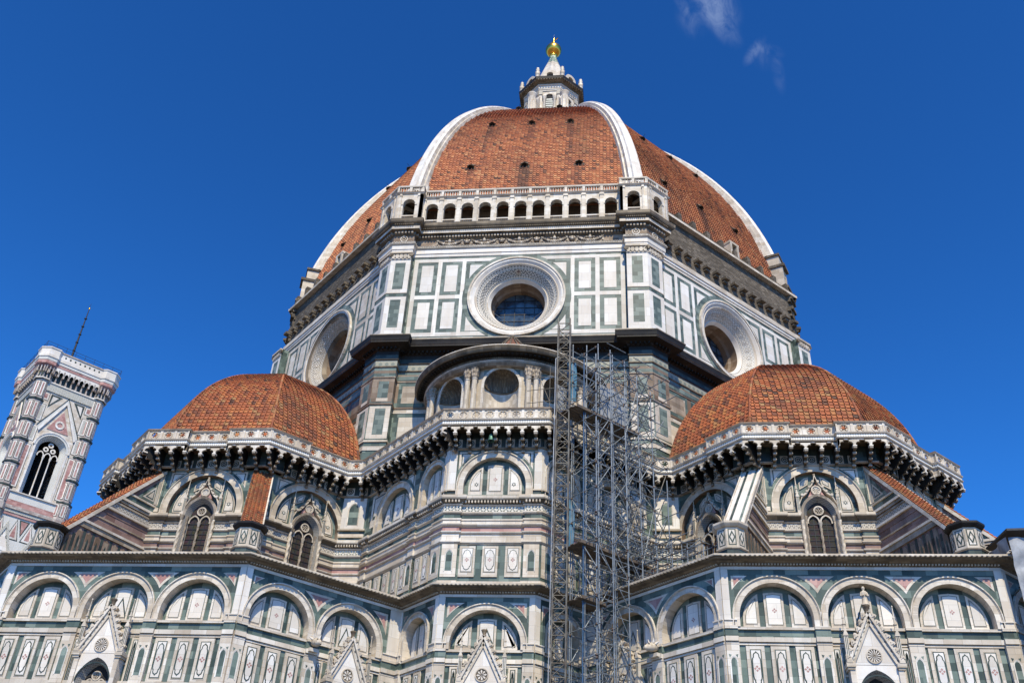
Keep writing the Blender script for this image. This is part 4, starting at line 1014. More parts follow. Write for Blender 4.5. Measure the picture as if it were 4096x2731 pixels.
    tu.lathe((p.x, p.y), [(R + .05, 23.05), (R + .05, 23.5)], 'dgreen', 8, smooth=False, rot=rot); tu.lathe((p.x, p.y), [(R + .05, 23.5), (R + .14, 23.56), (R + .14, 23.62), (R, 23.66)], 'cream', 8, smooth=False, rot=rot)
    tu.lathe((p.x, p.y), [(R, 23.66), (R, 24.85)], 'cream', 8, smooth=False, rot=rot)
    tu.lathe((p.x, p.y), [(R, 24.85), (R + .12, 24.9), (R + .2, 25.0), (R + .24, 25.06), (R + .24, 25.18), (.2, 25.5), (.0, 25.52)], 'cream' if marble else 'dark', 8, smooth=False, rot=rot)
    ap = R * cos(pi / 8)
    for j in range(8):
        a = radians(rot + 22.5 + 45 * j); nn2 = Vector((cos(a), sin(a))); fr = Frame((p.x + nn2.x * ap, p.y + nn2.y * ap), (-nn2.y, nn2.x)); hw = R * sin(pi / 8) - .06
        sq = [(-hw, 23.74), (hw, 23.74), (hw, 24.78), (-hw, 24.78)]
        tu.nest(fr, inset(sq, .04), 0, [(0, 'line', .006), (.055, 'white', .012)])
        zc = 24.26; dm = [(0, zc - .4), (hw * .72, zc), (0, zc + .4), (-hw * .72, zc)]; tu.nest(fr, dm, .012, [(0, 'line', .006), (.075, 'white', .012)])
    obj(tu, 'turret', b)
for sg in (-1, 1):
    for k in (-1, 0): buttress(sg, k, sg > 0 and k == -1)
buttress(-1, -2); buttress(1, 1)
# ---------------------------------------------------------------- the apsidal exedra under the drum
# exedra, drum, dome and lantern are drawn in units of 1.045 m around the axis of the dome
MB.unit, MB.base = 1.045, Vector((-.37, 3.94, -.08))
EC = (0, -24.6); ER = 6.2
class CylFrame:
    def P(s, u, z, d=0.):
        a = -pi / 2 + u / ER; r = ER + d; return Vector((EC[0] + r * cos(a), EC[1] + r * sin(a), z))
cf = CylFrame(); BAY = radians(39.2) * ER
ex = MB()
for b in range(-2, 3):
    cu = b * BAY; r = 1.24
    ex.spandrel(cf, cu - BAY / 2, cu + BAY / 2, 33.9, 38.95, cu, 37.62, r, 0, 'cream', 22)
    ex.ring(cf, cu, 37.62, r, r + .2, -.08, .07, 'white', n=22, stilt=3.6)
    for s_ in (-1, 1): ex.prism(cf, [(cu + s_ * .75, 38.85), (cu + s_ * 1.3, 38.85), (cu + s_ * 1.32, 38.2), (cu + s_ * 1.15, 38.45)][::-s_], 0, .02, 'lgreen')
exo = obj(ex, 'exedra')
for b in range(-2, 3):
    cu = b * BAY; r = 1.24; nb = MB()
    T_ = [pi * i / 16 for i in range(17)]
    nb.grid([[cf.P(cu + cos(t) * r, z, -sin(t) * r * .95) for t in T_] for z in (33.9, 35.2, 36.5, 37.45)], 'cream')
    nb.grid([[cf.P(cu + cos(t) * r * q, z, -sin(t) * r * .95 * q) for t in T_] for z, q in ((37.42, 1.0), (37.45, .93), (37.55, .93), (37.6, 1.0))], 'old')
    F = 15; rows = []
    # scallop shell: flutes fan out from the back of the springing
    n_ = F * 4
    for j in range(9):
        ph = (pi / 2) * j / 8; row = []
        for i in range(n_ + 1):
            t = pi * i / n_; fl_ = 1 - .07 * abs(sin(F * t)) * (1 - .3 * j / 8)
            uu = cos(t); zz = sin(t) * sin(ph) ; dd = sin(t) * cos(ph)
            row.append(cf.P(cu + uu * r * fl_, 37.6 + zz * r * fl_, -dd * r * .95 * fl_))
        rows.append(row)
    nb.grid(rows, 'old')
    obj(nb, 'niche', exo)
    for s_ in (-1, 1):
        for q in (-1, 1):
            if b == 2 and s_ > 0 or b == -2 and s_ < 0: continue
            if s_ > 0 and b < 2: pass
            if s_ < 0: continue
            a = -pi / 2 + (cu + BAY / 2) / ER + q * radians(2.45); cx, cy = EC[0] + cos(a) * (ER + .3), EC[1] + sin(a) * (ER + .3)
            cm = MB(); cm.lathe((cx, cy), [(.3, 33.9), (.3, 34.1), (.22, 34.2), (.215, 35.5), (.185, 38.0)], 'cream', 14)
            cm.lathe((cx, cy), [(.185, 38.0), (.23, 38.03), (.19, 38.06), (.2, 38.1)], 'white', 14)
            rows = []
            for z, rr, am in ((38.08, .19, .0), (38.2, .22, .03), (38.32, .27, .05), (38.36, .24, .02), (38.5, .26, .05), (38.62, .33, .07), (38.68, .29, .03), (38.8, .32, .03), (38.86, .36, 0)):
                rows.append([Vector((cx + cos(t) * (rr + am * cos(8 * t)), cy + sin(t) * (rr + am * cos(8 * t)), z)) for t in [2 * pi * i / 32 for i in range(32)]])
            cm.grid(rows, 'upold', True); cm.lathe((cx, cy), [(.36, 38.86), (.36, 38.97), (0, 38.98)], 'old', 4, smooth=False, rot=math.degrees(a) + 45)
            obj(cm, 'column', exo)
ec = MB()
def elathe(prof, m, n=56): ec.lathe(EC, prof, m, n, 175, 365)
elathe([(6.2, 38.93), (6.62, 38.95), (6.62, 39.12), (6.66, 39.12), (6.66, 39.28)], 'upold'); elathe([(6.66, 39.28), (6.74, 39.33), (6.74, 39.36)], 'white'); elathe([(6.74, 39.36), (6.6, 39.38), (6.6, 39.55)], 'dark')
elathe([(6.6, 39.55), (6.78, 39.6), (6.95, 39.66), (7.28, 39.72)], 'dark'); elathe([(7.28, 39.72), (7.36, 39.74), (7.38, 39.9), (7.5, 40.02), (7.5, 40.1)], 'old'); elathe([(7.5, 40.1), (7.52, 40.14), (7.3, 40.16)], 'white')
for i in range(150):
    a = radians(178 + 184 * i / 149); fr = Frame((EC[0] + cos(a) * 6.6, EC[1] + sin(a) * 6.6), (-sin(a), cos(a))); ec.box(fr, -.055, .055, 39.4, 39.55, 0, .13, 'old')
for i in range(72):
    a = radians(178 + 184 * i / 71); fr = Frame((EC[0] + cos(a) * 6.75, EC[1] + sin(a) * 6.75), (-sin(a), cos(a))); ec.box(fr, -.07, .07, 39.6, 39.7, 0, .36, 'dark')
obj(ec, 'exedra_cornice', exo)
er = MB(); apx = Vector((0, -26.3, 44.9)); nseg = 40; rows_ = 26
for i in range(nseg):
    for j in range(rows_):
        A = [radians(180 + 180 * (i + q) / nseg) for q in (0, 1)]; rr = random.random()
        def pq(a, s_, l): b0 = Vector((EC[0] + cos(a) * 7.4, EC[1] + sin(a) * 7.4, 40.14)); v = b0.lerp(apx, s_); v.z = 40.14 + (apx.z - 40.14) * s_ ** 1.9 + l; return v
        s0, s1 = j / rows_, (j + 1) / rows_
        er.face([pq(A[0], s0, .06), pq(A[1], s0, .06), pq(A[1], s1, 0), pq(A[0], s1, 0)], 'tile', 0); er.face([pq(A[0], s0, -.05), pq(A[1], s0, -.05), pq(A[1], s0, .06), pq(A[0], s0, .06)], 'tile', .12 + rr * .25)
    if i % 5 == 0: er.tube(pq(A[0], .0, .08), pq(A[0], .5, .08), .06, 'rough', 5); er.tube(pq(A[0], .5, .08), pq(A[0], .8, .08), .06, 'rough', 5); er.tube(pq(A[0], .8, .08), pq(A[0], .985, .08), .06, 'rough', 5)
if False: er.lathe((apx.x, apx.y), [(.35, 44.7), (.3, 44.9), (.1, 45.0), (0, 45.05)], 'rough', 8)
obj(er, 'exedra_roof', exo)
# ---------------------------------------------------------------- the drum
c8, t8 = cos(pi / 8), tan(pi / 8)
DA = 25.3
def oct_frame(k, ap=DA):
    a = -pi / 2 + k * pi / 4; n = Vector((cos(a), sin(a))); t = Vector((-n.y, n.x)); return Frame((n.x * ap, n.y * ap), t)
def oct_path(ap, jw, jd, ks=range(-3, 5)):
    o = []
    for k in ks:
        fr = oct_frame(k, ap); h = ap * t8; hj = (ap + jd) * t8
        for u, d in ((-hj, jd), (-h + jw, jd), (-h + jw, 0), (h - jw, 0), (h - jw, jd)):
            v = fr.P(u, 0, d); o.append((v.x, v.y))
    return o
drum = MB()
dp = oct_path(DA, 1.42, .72)
# the stage behind the exedra: bands, then the black cornice
drum.sweep(dp, [(-.5, 30), (0, 30), (0, 35.0), (.05, 35.0), (.05, 35.35), (0, 35.35), (0, 35.7), (.08, 35.7), (.08, 35.85), (0, 35.9), (0, 38.9), (.07, 38.95), (.07, 39.08), (0, 39.1), (0, 39.5), (0, 41.3), (.06, 41.35), (.06, 41.45), (0, 41.5), (0, 41.8), (0, 42.05), (0, 42.3), (.08, 42.35), (.08, 42.45), (.02, 42.46), (.02, 42.98), (.1, 43.02), (.1, 43.12), (0, 43.15)],
           ['cream', 'green', 'green', 'white', 'white', 'green', 'cream', 'cream', 'cream', 'green', 'upold', 'brown', 'brown', 'lgreen', 'brown', 'brown', 'brown', 'brown', 'lgreen', 'brown', 'green', 'old', 'old', 'old', 'worn', 'old', 'dark', 'dark'], True)
drum.sweep(dp, [(0, 43.15), (.03, 43.5), (.03, 43.85), (.12, 43.9), (.2, 44.02), (.55, 44.12), (.9, 44.18), (.9, 44.3), (.95, 44.34), (1.0, 44.55), (1.06, 44.72), (1.06, 44.8), (0, 44.9)], ['dgreen', 'dark', 'dark', 'dark', 'dark', 'dark', 'dark', 'old', 'dark', 'dark', 'old', 'old'], True)
for fr, u, q in along(dp[-1:] + dp, .34): drum.box(fr, u - .06, u + .06, 43.9, 44.1, .05, .42, 'dark')
for k in range(-2, 3):
    for s_ in (-1, 1):
        fr = oct_frame(k, DA + .72); hj = (DA + .72) * t8; a, b = sorted((s_ * hj, s_ * (DA * t8 - 1.42))); a += .06 if s_ < 0 else 0.02; b -= .06 if s_ > 0 else 0.02
        for z0, z1, m in ((36.0, 38.8, 'white'), (39.2, 41.25, 'brown')):
            drum.box(fr, a, b, z0, z1, -.05, .02, m); drum.box(fr, a + .45, b - .38, z0 + .35, z1 - .2, -.05, .03, 'lgreen')
            if z0 > 38: drum.box(fr, a + .4, b - .33, z0 + .05, z0 + .33, -.05, .03, 'white')
    fr = oct_frame(k); h = DA * t8 - 1.42
    drum.box(fr, -h, h, 42.48, 42.96, -.05, .03, 'worn')
    n = 6; q = 2 * h / n
    for i in range(n):
        u = -h + (i + .5) * q
        for z0, z1, m1, m2 in ((35.9, 38.5, 'green', 'white'), (39.15, 41.3, 'green', 'brown' if i % 2 else 'upold')):
            drum.box(fr, u - q / 2 + .22, u + q / 2 - .22, z0, z1, -.05, .02, m1); drum.box(fr, u - q / 2 + .52, u + q / 2 - .5, z0 + .3, z1 - .3, -.05, .03, m2)
    drum.box(fr, -h, h, 38.55, 38.85, -.05, .035, 'white'); drum.box(fr, -h, h, 41.55, 41.9, -.05, .03, 'lgreen')
# the stage of the round windows
drum.sweep(dp, [(0, 44.9), (0, 45.34), (.1, 45.36), (.16, 45.42), (.16, 45.5)], ['green', 'cream', 'white', 'white'], True)
ZR0, ZR1 = 45.5, 54.05
drum_o = None
OZ = 49.6
for k in range(-3, 5):
    fr = oct_frame(k); h = DA * t8; jw = 1.42
    if abs(k) <= 1: holed(drum, fr, -h + jw - .05, h - jw + .05, ZR0, ZR1, 0, OZ, 3.9, 0, 'lgreen', 40)
    else: drum.face([fr.P(-h, ZR0), fr.P(h, ZR0), fr.P(h, ZR1), fr.P(-h, ZR1)], 'lgreen')
# corner pilasters of this stage
for k in range(-3, 5):
    A, B = oct_frame(k), oct_frame(k)
    for s_ in (-1, 1):
        fr = oct_frame(k, DA + .72); hj = (DA + .72) * t8; a, b = sorted((s_ * hj, s_ * (DA * t8 - 1.42)))
        drum.face([fr.P(a, ZR0), fr.P(b, ZR0), fr.P(b, ZR1), fr.P(a, ZR1)], 'white2')
        e = a if s_ > 0 else b
        q = [fr.P(e, ZR0, 0), fr.P(e, ZR0, -.74), fr.P(e, ZR1, -.74), fr.P(e, ZR1, 0)]; drum.face(q[::s_], 'green')
        m0, m1 = a + .42, b - .42
        for z0, z1 in ((46.2, 49.0), (50.1, 52.9)):
            drum.box(fr, m0, m1, z0, z1, -.05, .008, 'lgreen')
        drum.box(fr, a, b, 49.35, 49.62, -.05, .03, 'green'); drum.box(fr, a, b, 49.62, 49.7, -.05, .07, 'white')
        if abs(k) <= 1:
            # carved capital
            for i in range(5):
                u = a + (b - a) * (i + .5) / 5; drum.prism(fr, [(u + cos(q) * .17, 53.55 + sin(q) * .26) for q in [2 * pi * j / 8 for j in range(8)]], -.02, .12, 'cream')
            drum.box(fr, a, b, 53.25, 53.33, -.05, .06, 'white'); drum.box(fr, a - .02, b + .02, 53.85, 54.05, -.05, .2, 'cream')
            for q in (a, b): drum.prism(fr, [(q + cos(t) * .2, 53.72 + sin(t) * .2) for t in [2 * pi * j / 10 for j in range(10)]], -.02, .16, 'old')
# white bands and slabs of the marble facing
for k in (-1, 0, 1):
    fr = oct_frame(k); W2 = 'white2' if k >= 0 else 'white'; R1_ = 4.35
    for s_ in (-1, 1):
        for a, b in ((8.55, 8.9), (6.47, 6.82), (4.42, 4.74)):
            drum.box(fr, *sorted((s_ * a, s_ * b)), 45.72, 53.76, -.05, .02, W2)
        for a, b in ((6.82, 8.55), (4.74, 6.47)):
            u0, u1 = sorted((s_ * a, s_ * b))
            for z0, z1 in ((45.72, 46.1), (49.5, 49.88), (53.42, 53.76)): drum.box(fr, u0, u1, z0, z1, -.05, .02, W2)
            for z0, z1 in ((46.1, 49.5), (49.88, 53.42)): drum.prism(fr, [(u0 + .36, z0 + .36), (u1 - .36, z0 + .36), (u1 - .36, z1 - .36), (u0 + .36, z1 - .36)], -.05, .024, W2)
        for z0, z1 in ((45.72, 46.1), (53.42, 53.76)): drum.box(fr, *sorted((s_ * 1.9, s_ * 4.42)), z0, z1, -.05, .02, W2)
        R = 4.42; ue = 4.06
        for sz in (-1, 1):
            zt = 3.42; ua = sqrt(R * R - zt * zt); zz = sqrt(R * R - ue * ue)
            if ua < ue:
                a0, a1 = math.asin(zt / R), math.asin(zz / R); pts = [(ue, zt)] + [(R * cos(a0 + (a1 - a0) * j / 8), R * sin(a0 + (a1 - a0) * j / 8)) for j in range(9)]
                pts = [(s_ * u, OZ + sz * z) for u, z in pts]
                ar = sum(pts[i - 1][0] * pts[i][1] - pts[i][0] * pts[i - 1][1] for i in range(len(pts))); drum.prism(fr, pts if ar > 0 else pts[::-1], -.05, .024, W2)
    drum.ring(fr, 0, OZ, 3.85, 4.52, -.05, .03, 'lgreen', 0, 360, 48)
# raw masonry above the other faces, where the gallery was never built
for k in range(-3, 5):
    if k == 0: continue
    fr = oct_frame(k); h = DA * t8
    drum.box(fr, -h, h, 54.05, 54.35, -.6, .06, 'white'); drum.box(fr, -h, h, 54.35, 54.6, -.6, .12, 'white2'); drum.box(fr, -h, h, 54.6, 54.9, -.6, .2, 'white'); drum.box(fr, -h, h, 54.9, 55.2, -.6, .1, 'cream')
    drum.box(fr, -h, h, 55.2, 59.7, -.8, -.12, 'rough')
    n = 17
    for i in range(n):
        u = -h + 2 * h * (i + .5) / n; w_ = random.uniform(.24, .34)
        drum.hbox(fr, u - w_, u + w_, 56.35, 56.62, -.2, random.uniform(.35, .55), 'rough'); drum.hbox(fr, u - w_ * .8, u + w_ * .8, 56.1, 56.35, -.2, random.uniform(.12, .25), 'rough'); drum.box(fr, u + w_, u + .62, 56.15, 56.6, -.3, -.1, 'dark')
    drum.hbox(fr, -h - .2, h + .2, 59.7, 59.95, -.9, .34, 'cream'); drum.hbox(fr, -h - .2, h + .2, 59.95, 60.2, -.9, .2, 'rough'); drum.hbox(fr, -h, h, 60.2, 60.75, -1.2, -.15, 'rough')
    for i in range(11):
        u = -h + 2 * h * (i + .5) / 11; drum.hbox(fr, u - .22, u + .22, 60.1, random.uniform(60.85, 61.2), -.5, .18, 'rough')
    if k in (-1, 1):
        u = 2.2 if k > 0 else -1.8
        for a, b, z0, z1 in ((u - .6, u - .35, 60.2, 62.0), (u + .35, u + .6, 60.2, 62.0), (u - .65, u + .65, 62.0, 62.25)): drum.hbox(fr, a, b, z0, z1, -1.3, -.1, 'cream')
        drum.box(fr, u - .35, u + .35, 60.4, 62.0, -1.2, -.9, 'hole')
drum_o = obj(drum, 'drum', CATH, 'octagonal drum faced with green and white marble slabs')
# ragged corner masonry of the unfinished sides
for k in (-2, 1):
    th = -pi / 2 + pi / 8 + k * pi / 4; mb = MB(); z = 55.3; d = Vector((cos(th), sin(th))); t = Vector((-d.y, d.x))
    while z < 60.6:
        hh = random.uniform(.22, .4); r1 = 27.15 + random.uniform(-.22, .3); w_ = .75 + random.uniform(-.12, .15); fr = Frame((d.x * r1, d.y * r1), t); mb.hbox(fr, -w_ + random.uniform(-.1, .1), w_, z, z + hh + .01, -2.4, 0, 'rough'); z += hh
    fr = Frame((d.x * 27.2, d.y * 27.2), t); mb.hbox(fr, -.95, .95, 60.6, 60.85, -2.6, .12, 'old')
    mb.hbox(fr, -.72, -.35, 60.85, 63.5, -2.6, -.25, 'cream'); mb.hbox(fr, .35, .72, 60.85, 63.5, -2.6, -.25, 'cream'); mb.hbox(fr, -.35, .35, 60.85, 63.0, -2.6, -.8, 'dark'); mb.hbox(fr, -.35, .35, 62.7, 63.5, -2.6, -.3, 'cream')
    mb.hbox(fr, -.85, .85, 63.5, 63.8, -2.8, .0, 'rough'); mb.hbox(fr, -.65, .65, 63.8, 65.0, -2.8, -.5, 'cream'); mb.hbox(fr, -.8, .8, 65.0, 65.25, -2.9, -.4, 'rough')
    obj(mb, 'corner_masonry')
# round windows
def fleur(mb, f, u, v): pass
for k in (-1, 0, 1):
    fr = oct_frame(k); mb = MB(); n = 72
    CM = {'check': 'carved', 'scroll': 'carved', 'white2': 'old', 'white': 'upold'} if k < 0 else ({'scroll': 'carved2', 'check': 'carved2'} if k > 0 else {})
    def cone(r0, d0, r1, d1, m, sm=True):
        i0 = len(mb.f); ln_ = sqrt((r0 - r1) ** 2 + (d0 - d1) ** 2); rm = 2.92; vo = {'scroll': .0, 'check': .03}.get(m, 0)
        for i in range(n):
            ua, ub = 2 * pi * i / n * rm, 2 * pi * (i + 1) / n * rm; mb.uv[i0 + i] = [(ua, vo), (ub, vo), (ub, vo + ln_), (ua, vo + ln_)]
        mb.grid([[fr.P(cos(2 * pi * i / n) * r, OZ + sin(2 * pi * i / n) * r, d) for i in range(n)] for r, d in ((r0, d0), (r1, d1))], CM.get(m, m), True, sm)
    mb.ring(fr, 0, OZ, 3.72, 4.0, -.1, .16, 'white2', 0, 360, 60); mb.ring(fr, 0, OZ, 3.9, 4.06, -.1, .24, 'white', 0, 360, 60)
    cone(3.72, .16, 3.5, -.02, 'white2'); cone(3.5, -.02, 3.42, .02, 'white'); cone(3.42, .02, 3.3, -.12, 'white')
    cone(3.3, -.12, 3.12, -.3, 'check'); cone(3.12, -.3, 3.08, -.31, 'white'); cone(3.08, -.31, 2.76, -.68, 'scroll'); cone(2.76, -.68, 2.72, -.70, 'white'); cone(2.72, -.70, 2.58, -.88, 'check')
    cone(2.58, -.88, 2.48, -.86, 'white'); cone(2.48, -.86, 2.26, -1.2, 'white2'); cone(2.26, -1.2, 2.25, -1.9, 'brown'); cone(2.25, -1.9, 2.1, -2.1, 'brown'); cone(2.1, -2.1, 2.1, -3.0, 'brown')
    # carved roundels set on the splay
    for i in range(24 if k else 20):
        a = 2 * pi * (i + .5 * (k == 0)) / (24 if k else 20); cc, dd = 2.92, -.46
        nrm = Vector((cos(a), sin(a))); o = fr.P(cos(a) * cc, OZ + sin(a) * cc, dd)
        inw = (fr.t * -cos(a) + Vector((0, 0, -sin(a)))); nv = (inw * .76 + fr.n * .65).normalized(); tv = (fr.t * -sin(a) + Vector((0, 0, cos(a)))); bv = nv.cross(tv)
        o = o + nv * .015
        if k: 
            for r0, r1, m in ((.16, .2, 'white'), (.0, .08, 'white2')):
                for j in range(10):
                    p, q = 2 * pi * j / 10, 2 * pi * (j + 1) / 10; f_ = [o + (tv * cos(x) + bv * sin(x)) * r for x, r in ((p, r0), (p, r1), (q, r1), (q, r0))]; mb.face(f_[::-1], m)
    if k == 0:
        a = pi / 2; o = fr.P(0, OZ + 2.92, -.44); nv = (Vector((0, 0, -1)) * .76 + fr.n * .65).normalized(); tv = fr.t; bv = nv.cross(tv)
        for r, m, h in ((.24, 'cream', .02),): mb.face([o + nv * h + (tv * cos(x) + bv * sin(x)) * r for x in [2 * pi * j / 16 for j in range(16)]][::1], m)
        for pts in (((-.035, -.16), (.035, -.16), (.05, .02), (0, .19), (-.05, .02)), ((.05, -.06), (.15, .0), (.14, .1), (.09, .05), (.03, .0)), ((-.05, -.06), (-.03, .0), (-.09, .05), (-.14, .1), (-.15, .0)), ((-.1, -.07), (.1, -.07), (.1, -.03), (-.1, -.03))):
            mb.face([o + nv * .03 + tv * x - bv * y for x, y in pts], 'pinkw')
    oc = obj(mb, 'round_window')
    gl = MB(); gl.face([fr.P(cos(2 * pi * i / 48) * 2.1, OZ + sin(2 * pi * i / 48) * 2.1, -2.6) for i in range(48)], 'glass'); obj(gl, 'glass', oc)
    br = MB()
    for u in (-1.26, -.42, .42, 1.26): hz = sqrt(2.1 ** 2 - u * u); br.box(fr, u - .025, u + .025, OZ - hz, OZ + hz, -2.6, -2.54, 'iron')
    for z in (-1.4, -.7, 0, .7, 1.4): hz = sqrt(2.1 ** 2 - z * z); br.box(fr, -hz, hz, OZ + z - .025, OZ + z + .025, -2.6, -2.55, 'iron')
    if k == 0:
        for s_ in (-1, 1): br.tube(fr.P(s_ * 2.2, OZ - .55, -1.3), fr.P(s_ * .45, OZ - 1.35, -2.4), .02, 'steel', 5)
    obj(br, 'glazing_bars', oc)
# ---------------------------------------------------------------- entablature and gallery of the front face
def front_path(jw, jd, wrap):
    o = []; h = DA * t8; hj = (DA + jd) * t8
    f0, f1, f2 = oct_frame(-1), oct_frame(0), oct_frame(1)
    for fr, u, d in ((f0, hj - wrap, -.3), (f0, hj - wrap, jd), (f0, hj, jd), (f1, -h + jw, jd), (f1, -h + jw, 0), (f1, h - jw, 0), (f1, h - jw, jd), (f2, -hj, jd), (f2, -hj + wrap, jd), (f2, -hj + wrap, -.3)):
        v = fr.P(u, 0, d); o.append((v.x, v.y))
    return o
en = MB(); fp = front_path(1.42, .72, 2.0)
en.sweep(fp, [(0, 53.95), (.06, 54.0), (.06, 54.3), (.12, 54.32), (.12, 54.72), (.16, 54.76), (.26, 54.86), (.26, 54.92), (.2, 54.95), (.22, 55.08), (.04, 55.1), (.04, 55.86), (.12, 55.9), (.16, 55.96), (.16, 56.22), (.34, 56.26), (.5, 56.32), (.5, 56.62), (.56, 56.66), (.56, 56.76), (.72, 56.86), (.78, 56.98), (.8, 57.28), (-.9, 57.32)],
         ['white', 'white2', 'white', 'white2', 'white', 'cream', 'cream', 'old', 'carved', 'old', 'brown', 'old', 'old', 'old', 'old', 'old', 'white', 'old', 'old', 'old', 'old', 'old', 'old'], caps=False)
for fr, u, q in along(fp, .26): en.box(fr, u - .08, u + .08, 55.98, 56.2, .1, .33, 'upold')
for fr, u, q in along(fp, .16): en.box(fr, u - .045, u + .045, 56.66, 56.76, .5, .68, 'old')
for fr, u, q in along(fp, .2):
    o = fr.P(u, 55.0, .23); en.lathe((o.x, o.y), [(.0, 54.93), (.06, 54.96), (.07, 55.0), (.06, 55.04), (0, 55.07)], 'cream', 6)
eo = obj(en, 'entablature')
f1 = oct_frame(0)
def blob(fr, u, z, d, r, m, n=8, sz=1.):
    rows = []
    for j in range(5):
        b = -pi / 2 + pi * j / 4; rows.append([fr.P(u + cos(b) * cos(t) * r, z + sin(b) * r * sz, d + cos(b) * sin(t) * r) for t in [2 * pi * i / n for i in range(n)]])
    gr.grid(rows[::-1], m, True)
for i in range(5):
    cu = (i - 2) * 3.02; gr = MB()
    for j in range(13):
        q = (j - 6) / 6; u = cu + q * 1.05; z = 55.72 - .46 * (1 - q * q); r = .07 + .06 * (1 - abs(q))
        for a, b in ((-.06, .03), (.06, .02), (0, -.05)): blob(f1, u + a, z + b, .08 + r * .4, r, 'upold' if (j + i) % 3 else 'cream')
    blob(f1, cu, 55.6, .15, .16, 'cream', 10, 1.15); blob(f1, cu, 55.82, .12, .12, 'upold')
    for s_ in (-1, 1): blob(f1, cu + s_ * .3, 55.62, .06, .16, 'upold', 8, .7)
    for s_ in (-1, 1): gr.prism(f1, [(cu + s_ * 1.1, 55.75), (cu + s_ * 1.22, 55.2), (cu + s_ * 1.0, 55.35)][::-s_], 0, .12, 'upold')
    obj(gr, 'garland', eo)
for i in range(4):
    cu = (i - 1.5) * 3.02; gr = MB()
    blob(f1, cu, 55.48, .16, .24, 'upold', 10, 1.1); blob(f1, cu, 55.36, .3, .12, 'cream')
    for s_ in (-1, 1): blob(f1, cu + s_ * .2, 55.66, .12, .09, 'cream'); blob(f1, cu + s_ * .09, 55.52, .34, .03, 'dark', 6)
    obj(gr, 'lion_head', eo)
for k, us in ((0, (-9.9, 9.9)), (1, (-9.85,)), (-1, (9.85,))):
    for u in us:
        fr = oct_frame(k, DA + .72); gr = MB()
        for r0, r1, m in ((.26, .34, 'white'), (.1, .16, 'cream')): gr.ring(fr, u, 55.48, r0, r1, 0, .1, m, 0, 360, 14)
        obj(gr, 'roundel', eo)
ga = MB(); GO = .42
gp = front_path(1.42, .72, 2.0); gpo = offset_path(gp, GO)
AZ0, AZ1 = 57.95, 60.4
def arcade(fr, u0, u1, n, parent_mb):
    q = (u1 - u0) / n
    for i in range(n):
        cu = u0 + (i + .5) * q; r = .53
        parent_mb.spandrel(fr, cu - q / 2, cu + q / 2, 57.32, AZ1, cu, 59.25, r, 0, 'white', 16)
        parent_mb.reveal(fr, arch_pts(cu, 57.32, 59.25, r, 16), -.42, 0, 'white')
        parent_mb.ring(fr, cu, 59.25, r - .01, r + .12, -.02, .05, 'white', n=16); parent_mb.box(fr, cu - r - .17, cu - r + .02, 59.13, 59.24, -.1, .06, 'white'); parent_mb.box(fr, cu + r - .02, cu + r + .17, 59.13, 59.24, -.1, .06, 'white')
        parent_mb.hbox(fr, cu - r, cu + r, 57.8, 57.92, -.3, .02, 'white')
        for j in range(6): o = fr.P(cu - r + (j + .5) * 2 * r / 6, 0, -.12); parent_mb.lathe((o.x, o.y), [(.05, 57.32), (.07, 57.45), (.035, 57.62), (.05, 57.8)], 'white', 6)
    for i in range(n + 1):
        u = u0 + i * q; parent_mb.box(fr, max(u0, u - .17), min(u1, u + .17), 57.32, AZ1, -.1, .09, 'white'); parent_mb.box(fr, max(u0, u - .21), min(u1, u + .21), 57.32, 57.6, -.1, .13, 'white'); parent_mb.box(fr, max(u0, u - .21), min(u1, u + .21), 60.12, 60.28, -.1, .15, 'white')
def seg(i, path): a, b = path[i], path[i + 1]; return Frame(a, (b[0] - a[0], b[1] - a[1])), sqrt((b[0] - a[0]) ** 2 + (b[1] - a[1]) ** 2)
for i, n in ((1, 1), (2, 1), (4, 11), (6, 1), (7, 1)):
    fr, L_ = seg(i, gpo); m_ = .0 if i == 4 else .25
    if i != 4: ga.box(fr, 0, m_, 57.32, AZ1, -.3, 0, 'white'); ga.box(fr, L_ - m_, L_, 57.32, AZ1, -.3, 0, 'white')
    arcade(fr, m_, L_ - m_, n, ga)
for i in (0, 3, 5, 8):
    fr, L_ = seg(i, gpo); ga.box(fr, 0, L_, 57.32, AZ1, -.3, 0, 'white')
ga.sweep(gpo, [(0, 60.38), (.1, 60.42), (.16, 60.5), (.16, 60.58), (.05, 60.6), (-1.9, 60.62)], ['white', 'white', 'brown', 'old', 'old'], caps=False)
ga.sweep(gpo, [(-1.9, 60.3), (-.3, 60.3)], ['brown'], caps=False)
ga.sweep(gpo, [(-1.5, 57.3), (-1.5, 57.9), (-1.45, 57.95), (-1.5, 58.0), (-1.5, 58.6), (-1.5, 59.2), (-1.5, 60.3)], ['dark', 'old', 'old', 'brown', 'old', 'brown'], caps=False)
gao = obj(ga, 'gallery', CATH, 'white marble arcaded gallery between dome and drum')
bs = MB()
bs.sweep(gpo, [(-.16, 60.6), (.03, 60.6), (.03, 60.7), (-.16, 60.7)], 'white', caps=False); bs.sweep(gpo, [(-.18, 61.22), (.05, 61.22), (.07, 61.3), (.07, 61.38), (-.18, 61.38)], 'white', caps=False)
